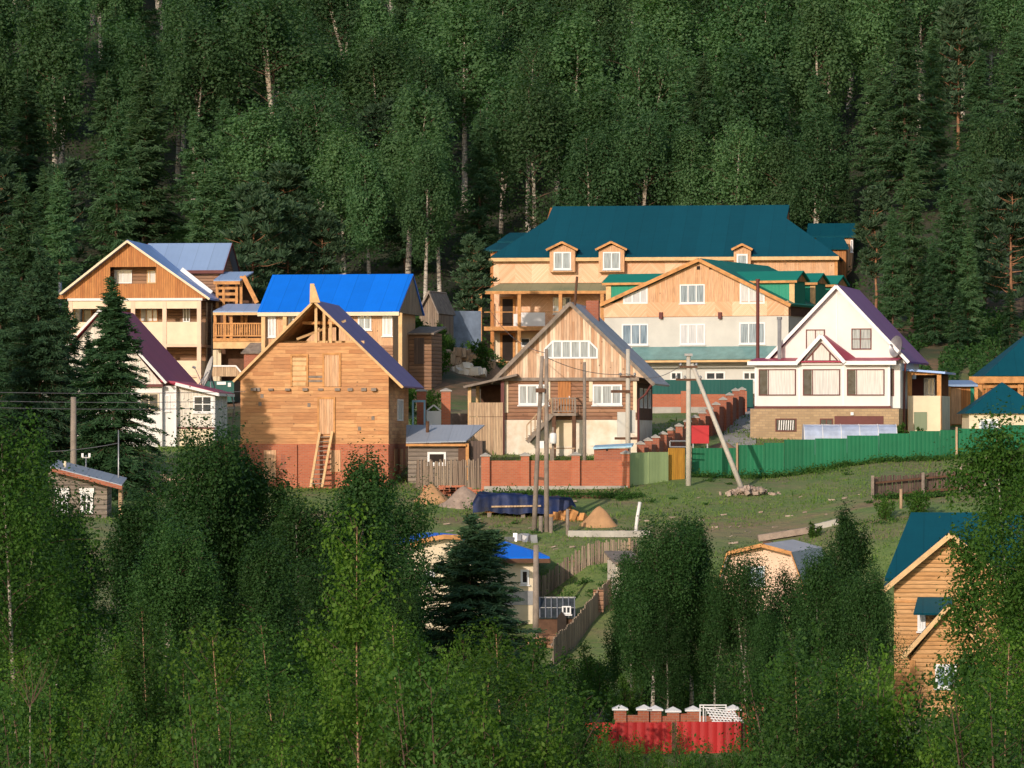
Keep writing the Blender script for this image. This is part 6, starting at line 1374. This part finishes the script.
def trees():
    rnd = random.Random(5)
    # edge trees round the houses
    for key, nm, px, D, top, lab in (
        ('larch0', 'larch_tree', 205, 312, 158, 'tall soft green larch behind the left slope of the cream chalet roof'), ('larch2', 'larch_tree', 60, 300, 165, 'pale green larch left of the cream chalet gable'),
        ('larch1', 'larch_tree', 22, 290, 172, 'broad pale larch at the far left edge above the spruces'), ('pine0', 'pine_tree', 252, 308, 188, 'dark pine behind the open stair tower of the chalet'),
        ('pine1', 'pine_tree', 288, 312, 205, 'dark bushy pine just above the bright blue roof, left of its twin'), ('pine2', 'pine_tree', 322, 314, 212, 'dark bushy pine just above the bright blue roof, right of its twin'),
        ('pine0', 'pine_tree', 472, 305, 238, 'dark pine standing against the left end of the hotel'), ('pine1', 'pine_tree', 876, 292, 190, 'dark pine pressed against the right end of the hotel'),
        ('larch3', 'larch_tree', 912, 290, 150, 'soft green larch right of the hotel, behind the purple roof'), ('larch1', 'larch_tree', 952, 287, 158, 'broad larch above the timber outbuilding'),
        ('pine2', 'pine_tree', 1012, 285, 165, 'reddish trunked pine at the right edge above the teal pavilion'), ('larch0', 'larch_tree', 985, 296, 150, 'slim larch left of the reddish trunked pine'),
        ('spruce1', 'spruce_tree', 1010, 277, 285, 'small dark spruce behind the timber pavilion roof'), ('larch2', 'larch_tree', 845, 332, 160, 'larch peeping over the right end of the teal hotel roof'),
        ('far1', 'birch_tree', 425, 322, 150, 'bare stemmed birch between the blue lodge and the hotel, left one'), ('far3', 'birch_tree', 440, 326, 140, 'bare stemmed birch between the blue lodge and the hotel, right one'),
        ('far0', 'birch_tree', 590, 338, 132, 'rounded birch behind the left dormer of the hotel'), ('far2', 'birch_tree', 640, 339, 120, 'broad birch behind the middle of the hotel ridge'), ('far4', 'birch_tree', 690, 338, 135, 'rounded birch behind the hotel roof, right of its middle'), ('far5', 'birch_tree', 735, 337, 128, 'broad birch behind the right dormer of the hotel'), ('far1', 'birch_tree', 775, 336, 140, 'birch rising behind the right end of the hotel ridge'), ('far3', 'birch_tree', 812, 332, 120, 'birch behind the right annex of the hotel'),
        ('larch2', 'larch_tree', 893, 282, 205, 'low branched larch directly behind the purple villa roof'), ('spruce0', 'spruce_tree', 934, 281, 240, 'dark spruce on the bank behind the villa porch'), ('larch0', 'larch_tree', 968, 279, 225, 'larch on the bank above the timber pavilion'), ('far2', 'birch_tree', 1000, 300, 120, 'birch at the upper right behind the reddish trunked pine'), ('spruce2', 'spruce_tree', 958, 277, 285, 'low spruce behind the timber outbuilding'),
        ('far6', 'birch_tree', 372, 322, 150, 'slender birch behind the right half of the bright blue roof')):
        tree_at(key, nm, px, D, top, lab, rz=rnd.uniform(0, 6))
    # dark spruces at the left
    tree_at('yardspruce', 'spruce_tree', 113, 206, 276, 'dark tiered spruce standing before the cream chalet and maroon cottage', sx=1.28)
    for key, px, D, top, sx, lab in (('bigspruce', 40, 210, 248, .85, 'broad dark spruce at left, tallest of the dense spruce stand'), ('spruce1', 68, 216, 300, 1.0, 'dark spruce just left of the tiered one by the chalet'), ('bigspruce', 2, 214, 262, .8, 'dark spruce cut by the left edge of the picture'), ('spruce0', 22, 222, 285, 1.1, 'dark spruce in the middle of the dense stand at left'), ('spruce2', 88, 222, 330, 1.1, 'shorter dark spruce behind the brown wooden pole'), ('spruce1', -20, 205, 290, 1.1, 'dark spruce mostly beyond the left edge')):
        tree_at(key, 'spruce_tree', px, D, top, lab, sx=sx)
    # middle distance birches
    g = 'dark birches in front of the houses'
    for key, px, D, top, sx, lab in (
        ('mid0', 186, 140, 430, .95, 'dark birch whose top rises before the white cottage skirt'), ('mid3', 252, 142, 458, .95, 'narrow dark birch below the left corner of the timber house'), ('mid2', 222, 146, 490, 1, 'dark birch filling the gap between two taller ones at left'),
        ('mid1', 362, 142, 464, 1.0, 'bushy dark birch below the ladder of the timber house'), ('mid4', 300, 138, 505, 1, 'dark birch below the boarded opening of the timber house'), ('mid2', 385, 150, 492, .9, 'dark birch at the right corner of the timber house foundation'),
        ('mid3', 132, 142, 500, 1.1, 'dark birch right of the grey log cabin'), ('mid1', 68, 136, 520, 1.0, 'dark birch directly below the grey log cabin'), ('mid0', 392, 140, 590, .8, 'dark birch left of the big spruce before the yellow house'),
        ('mid4', 165, 128, 530, 1, 'dark birch with a pale lower stem at left'), ('mid2', 20, 132, 470, 1, 'dark birch at the left edge below the spruces'), ('mid1', 265, 128, 545, 1, 'dark birch low in the middle left thicket'), ('mid0', 350, 124, 560, .9, 'dark birch behind the bright young birch'),
        ('mid0', 652, 158, 524, .95, 'dark birch with a pale stem right of the ragged board fence'), ('mid1', 692, 160, 524, 1, 'dark full birch before the lawn left of the peach house'), ('mid3', 632, 162, 560, .9, 'dark birch before the pale shed'), ('mid2', 745, 156, 556, .85, 'weeping dark birch in front of the peach gambrel house'),
        ('mid4', 785, 158, 575, .9, 'dark birch before the right side of the peach house'), ('mid3', 846, 150, 516, .8, 'tall dark birch left of the log lodge'), ('mid1', 818, 140, 560, .85, 'birch with a slanting pale stem left of the log lodge'), ('mid0', 868, 140, 572, .72, 'birch overlapping the left corner of the log lodge'), ('mid2', 715, 158, 590, .9, 'low dark birch between the peach house and the red fence'), ('mid4', 668, 157, 600, .85, 'low dark birch behind the brown brick pillars'), ('mid3', 765, 154, 610, .9, 'low dark birch below the peach house')):
        tree_at(key, 'birch_tree', px, D, top, lab, sx=sx, rz=rnd.uniform(0, 6))
    tree_at('bigspruce', 'spruce_tree', 472, 152, 514, 'large dense spruce in front of the pale yellow house', sx=1.5)
    tree_at('spruce0', 'spruce_tree', 418, 150, 590, 'smaller spruce at the left of the large dense one', sx=.95)
    tree_at('dbush1', 'bush', 515, 140, 630, 'rounded green bush at the right foot of the large spruce', 'bush', names=('stem', 'crown'))
    # nearer birches at both edges
    tree_at('near2', 'birch_tree', 14, 92, 430, 'leafy birch with an orange stem at the left edge', sx=1.0)
    tree_at('near0', 'birch_tree', 55, 98, 560, 'leafy birch just right of the orange stemmed one', sx=1.1)
    tree_at('near1', 'birch_tree', 1018, 96, 415, 'leafy birch at the right edge hiding the lodge corner', sx=.95, rz=2)
    tree_at('near2', 'birch_tree', 1012, 94, 580, 'leafy birch leaning over the lodge porch', sx=.7, rz=1); tree_at('near0', 'birch_tree', 1040, 92, 480, 'leafy birch cut by the right edge', sx=.9)
    tree_at('young0', 'birch_tree', 362, 62, 512, 'bright young birch with a straight pinkish stem in the foreground', sx=.8)
    gy = 'young birches along the bottom'; n = 0
    for px, top in ((155, 600), (505, 632), (232, 628), (290, 618), (430, 640), (35, 650), (85, 660), (470, 668), (545, 690), (800, 650), (845, 655), (898, 690), (972, 716), (1005, 640), (400, 618), (190, 660), (325, 660), (120, 640)):
        D = rnd.uniform(64, 92); tree_at('young%d' % rnd.randrange(1, 4), 'birch_tree', px, D, top + rnd.uniform(-8, 8), 'fresh green young birch rising from the thicket along the bottom', 'tree', gy, sx=rnd.uniform(.95, 1.25))
    for i in range(84):
        px = -10 + i * 12.6 + rnd.uniform(-8, 8); D = rnd.choice((60, 70, 82, 96, 110)); red = 535 < px < 800
        top = rnd.uniform(630, 720) + (60 if red else 0) - (95 - D) * -.4 * 0; top = top + (75 - D) * .5
        if 895 < px < 995: top = max(top, rnd.uniform(700, 730)); D = min(D, 82)
        if red: top = max(top - 14, 741 - (0 if abs(px - 708) < 36 else 20) + rnd.uniform(-4, 6)); D = min(D, 96)
        tree_at('bush%d' % rnd.randrange(4), 'bush', px, D, top, 'bright leafy bush in the dense thicket along the bottom', 'bush', 'bushes of the thicket along the bottom', sx=rnd.uniform(.65, .95) * (.8 if red else 1), names=('stem', 'crown'))
    for i in range(26):
        px = rnd.uniform(-10, 580) if i < 17 else rnd.uniform(770, 1034); D = rnd.uniform(100, 126)
        if 885 < px < 1000: continue
        tree_at('dbush%d' % rnd.randrange(2), 'bush', px, D, rnd.uniform(610, 665), 'deep green bush in the shade behind the bright thicket', 'bush', 'deep green bushes behind the thicket', sx=rnd.uniform(.8, 1.1), names=('stem', 'crown'))
    for px, D, top, k in ((600, 132, 733, 0), (618, 128, 741, 1), (636, 130, 734, 2), (656, 126, 742, 1), (772, 132, 716, 0), (780, 128, 716, 1), (800, 134, 708, 2), (716, 122, 741, 1), (740, 120, 744, 0), (690, 118, 744, 3), (568, 125, 712, 3), (556, 120, 700, 0)):
        tree_at('bush%d' % k, 'bush', px, D, top, 'loose leafy bush half hiding the red corrugated fence', 'bush', 'bushes before the red fence', sx=rnd.uniform(.7, .9), names=('stem', 'crown'))
    for px, D, top in ((600, 166, 640), (628, 160, 668), (652, 168, 650), (590, 176, 655), (690, 166, 655), (722, 162, 660), (760, 163, 655), (675, 160, 682), (735, 159, 684), (612, 158, 690), (570, 160, 668)):
        tree_at('dbush%d' % rnd.randrange(2), 'bush', px, D, top, 'dark bush growing behind the brown brick pillars and red fence', 'bush', 'dark bushes behind the red fence', sx=rnd.uniform(.8, 1.1), names=('stem', 'crown'))
    for px, D, top, lab in ((436, 284, 322, 'dark bushy thicket hiding the lower wall of the small brown barn'), (452, 288, 334, 'dark bush before the pale blue sheet fence')): tree_at('dbush0', 'bush', px, D, top, lab, 'bush', sx=.8, names=('stem', 'crown'))
    for px, D, h, lab in ((886, 200.5, 1.1, 'small green shrub on the lawn below the dark plank fence'), (919, 200, 1.5, 'rounded shrub right of the lone grey post'), (405, 262, 2.6, 'dark shrub below the right end of the blue-roofed lodge'), (393, 258, 3.4, 'tall dark shrub beside the purple roof of the timber house'), (425, 244, 1.3, 'low shrub behind the white garden gate'), (432, 262, 1.5, 'low shrub beside the plank shed'), (900, 234.5, 1.6, 'slim shrub at the right corner of the white villa'), (921, 236, 1.2, 'leafy shrub under the cream porch of the white villa'), (236, 232, 1.5, 'shrub beside the white cottage annex'), (417, 208, .8, 'tiny shrub in front of the light brown sand pile'), (812, 200, 1.0, 'weedy shrub beside the concrete slab'), (468, 290, 2.0, 'dark shrub at the foot of the pale blue sheet fence'), (444, 291, 2.6, 'dark shrub between the barn and the pale blue sheet fence'), (422, 284, 3.6, 'tall shrub hiding the foot of the small brown barn'), (436, 280, 2.2, 'leafy shrub right of the plank shed'), (480, 287, 2.4, 'shrub left of the hotel veranda foot'), (597, 226.5, .8, 'low weeds at the cellar door of the log house'), (529, 226.8, .7, 'low weeds below the balcony steps')):
        key = 'shrub%d' % rnd.randrange(2); plant(key, 'shrub', gat(px, D, -.1), h / 1.5, lab, 'shrub', names=('stem', 'crown'))
    # grass tufts over the open ground
    rg = np.random.default_rng(3); n = 150000; D = rg.uniform(176, 262, n); u = rg.uniform(-20, 1060, n); x = (u - 512) * D / FX
    keep = np.array([mnoise.noise(Vector((a * .16, b * .16, 0))) + .35 * mnoise.noise(Vector((a * .9, b * .9, 2))) > -.08 for a, b in zip(x, D)]); x = x[keep]; D = D[keep]; n = len(x)
    z = np.array([ground_z(a, b) for a, b in zip(x, D)]); h = rg.uniform(.04, .15, (n, 1)) * (1 + (rg.uniform(size=(n, 1)) > .985) * 1.2); c = np.stack([x, D, z], 1); a = rg.normal(size=(n, 3)) * .35 + np.array([0, 0, 1]); a *= h * .5; c = c + a * .9; th = rg.uniform(0, 3.14, n); b = np.stack([np.cos(th), np.sin(th), 0 * th], 1) * h * .22
    o = bpy.data.objects.new('grass', quads_mesh('grass', c, a, b, 'grass', 'leaf')); COL.objects.link(o); tag(o, 'short rough grass growing over the sloping yards', 'grass', kind='stuff')
    m = MB(); rg = np.random.default_rng(44)
    for k in range(9):
        a = rg.uniform(0, 6.28); p = np.array([0, 0, 0.]); d = np.array([math.cos(a) * .45, math.sin(a) * .45, 1.]); pts = [tuple(p)]
        for j in range(5): d = d + rg.normal(size=3) * .2; p = p + d * .42; pts.append(tuple(p))
        m.tube(pts, [.03, .024, .018, .012, .008, .004], 5)
        for j in range(2, 5): e = np.array(pts[j]) + rg.normal(size=3) * .3 + np.array([0, 0, .3]); m.tube([pts[j], tuple(e)], [.009, .003], 4)
    o = m.build('dead_shrub', 'bark'); o.location = gat(30, 70, 2.6); o.location.z = at(30, 708, 70).z; o.scale = (.28, .28, .34); tag(o, 'bare grey dead shrub sticking out of the bushes at lower left', 'shrub')
    st = MB().tube([(0, 0, -9), (0, 0, .1)], [.05, .03], 6); sto = st.build('stem', 'grey_wood', o)
    lm = scatter(MB(), 1, .1, .1, .1, .05, .1, 1); rr = random.Random(9)
    for k in range(90):
        px = rr.uniform(415, 860); D = rr.choice((rr.uniform(199, 213), rr.uniform(199, 213), rr.uniform(226, 262))); g = gat(px, D); s_ = rr.uniform(.04, .16); lm.beam(g + Vector((-s_, 0, .02)), g + Vector((s_ * rr.uniform(.3, 2), rr.uniform(-.2, .2), rr.uniform(.02, .08))), s_ * .8, s_ * .5)
    o = lm.build('litter', 'rubble'); tag(o, 'scattered litter and rubble bits over the lawn and yards', 'litter', kind='stuff')
    rg = np.random.default_rng(17); cc = []
    for k in range(420):
        r = rg.uniform()
        if r < .3: px = rg.uniform(690, 1040); D = 220.4 + (px - 690) * .006 - rg.uniform(0, .5)
        elif r < .45: px = rg.uniform(485, 640); D = 213.4 - rg.uniform(0, .8)
        elif r < .6: px = rg.uniform(545, 640); D = rg.uniform(191, 195.5)
        elif r < .7: px = rg.uniform(872, 985); D = 206.6
        else: px = rg.uniform(420, 1020); D = rg.uniform(199, 262)
        g = gat(px, D); h = rg.uniform(.12, .5); n = int(30 + h * 120); q = rg.normal(size=(n, 3)) * np.array([h * .7, h * .6, h * .35]); q[:, 2] = np.abs(q[:, 2]) + .02; cc.append(q + np.array(g))
    o = bpy.data.objects.new('weeds', leaves_at('weeds', rg, np.concatenate(cc), .11, 'leaf_dark', out=np.array([0, -.3, .3]))); COL.objects.link(o); tag(o, 'ragged weeds along the fences and over the lawn', 'weeds', kind='stuff')
    rg = np.random.default_rng(8); n = 70000; D = rg.uniform(300, 420, n); u = rg.uniform(-170, 1200, n); x = (u - 512) * D / FX; z = np.array([ground_z(a, b) for a, b in zip(x, D)]) + rg.uniform(0, .7, n); c = np.stack([x, D, z], 1)
    m2 = 26000; D = rg.uniform(266, 300, m2); u = rg.uniform(860, 1060, m2); kp = np.array([mnoise.noise(Vector((a * .035, b * .12, 4))) > -.12 for a, b in zip(u, D)]); D = D[kp]; u = u[kp]; x = (u - 512) * D / FX; z = np.array([ground_z(a, b) for a, b in zip(x, D)]) + rg.uniform(0, .8, len(x)) ** 2; c = np.concatenate([c, np.stack([x, D, z], 1)])
    o = bpy.data.objects.new('undergrowth', leaves_at('undergrowth', rg, c, .24, 'leaf_mid')); COL.objects.link(o); tag(o, 'low undergrowth covering the floor of the hillside wood', 'undergrowth', kind='stuff')
trees()
# ================================================================== camera, light, render
cam = bpy.data.cameras.new('camera'); cam.lens = 150; cam.sensor_width = 36; cam.shift_y = (HY - 384) / 1024.0; cam.clip_start = 1; cam.clip_end = 4000
co = bpy.data.objects.new('camera', cam); COL.objects.link(co); co.location = (0, 0, 0); co.rotation_euler = (R(90), 0, 0); SC.camera = co
SUN_EL, SUN_AZ = R(17), R(202)       # azimuth clockwise from +Y: behind the camera, to its left
sd = Vector((math.sin(SUN_AZ) * math.cos(SUN_EL), math.cos(SUN_AZ) * math.cos(SUN_EL), math.sin(SUN_EL)))
sl = bpy.data.lights.new('sun', 'SUN'); sl.energy = 3.5; sl.angle = R(.5); sl.color = (1, .86, .735)
so = bpy.data.objects.new('sun', sl); COL.objects.link(so); so.rotation_euler = sd.to_track_quat('Z', 'Y').to_euler(); so.location = sd * 50
w = bpy.data.worlds.new('World'); SC.world = w; w.use_nodes = True; nt = w.node_tree
sky = nt.nodes.new('ShaderNodeTexSky'); sky.sky_type = 'NISHITA'; sky.sun_disc = False; sky.sun_elevation = SUN_EL; sky.sun_rotation = SUN_AZ
nt.links.new(sky.outputs[0], nt.nodes['Background'].inputs[0]); nt.nodes['Background'].inputs[1].default_value = .15
SC.view_settings.view_transform = 'Standard'; SC.view_settings.look = 'None'; SC.view_settings.exposure = 0; SC.view_settings.gamma = 1
SC.cycles.max_bounces = 5; SC.cycles.diffuse_bounces = 3; SC.cycles.glossy_bounces = 2; SC.cycles.transmission_bounces = 3; SC.cycles.transparent_max_bounces = 4
SC.cycles.use_denoising = True
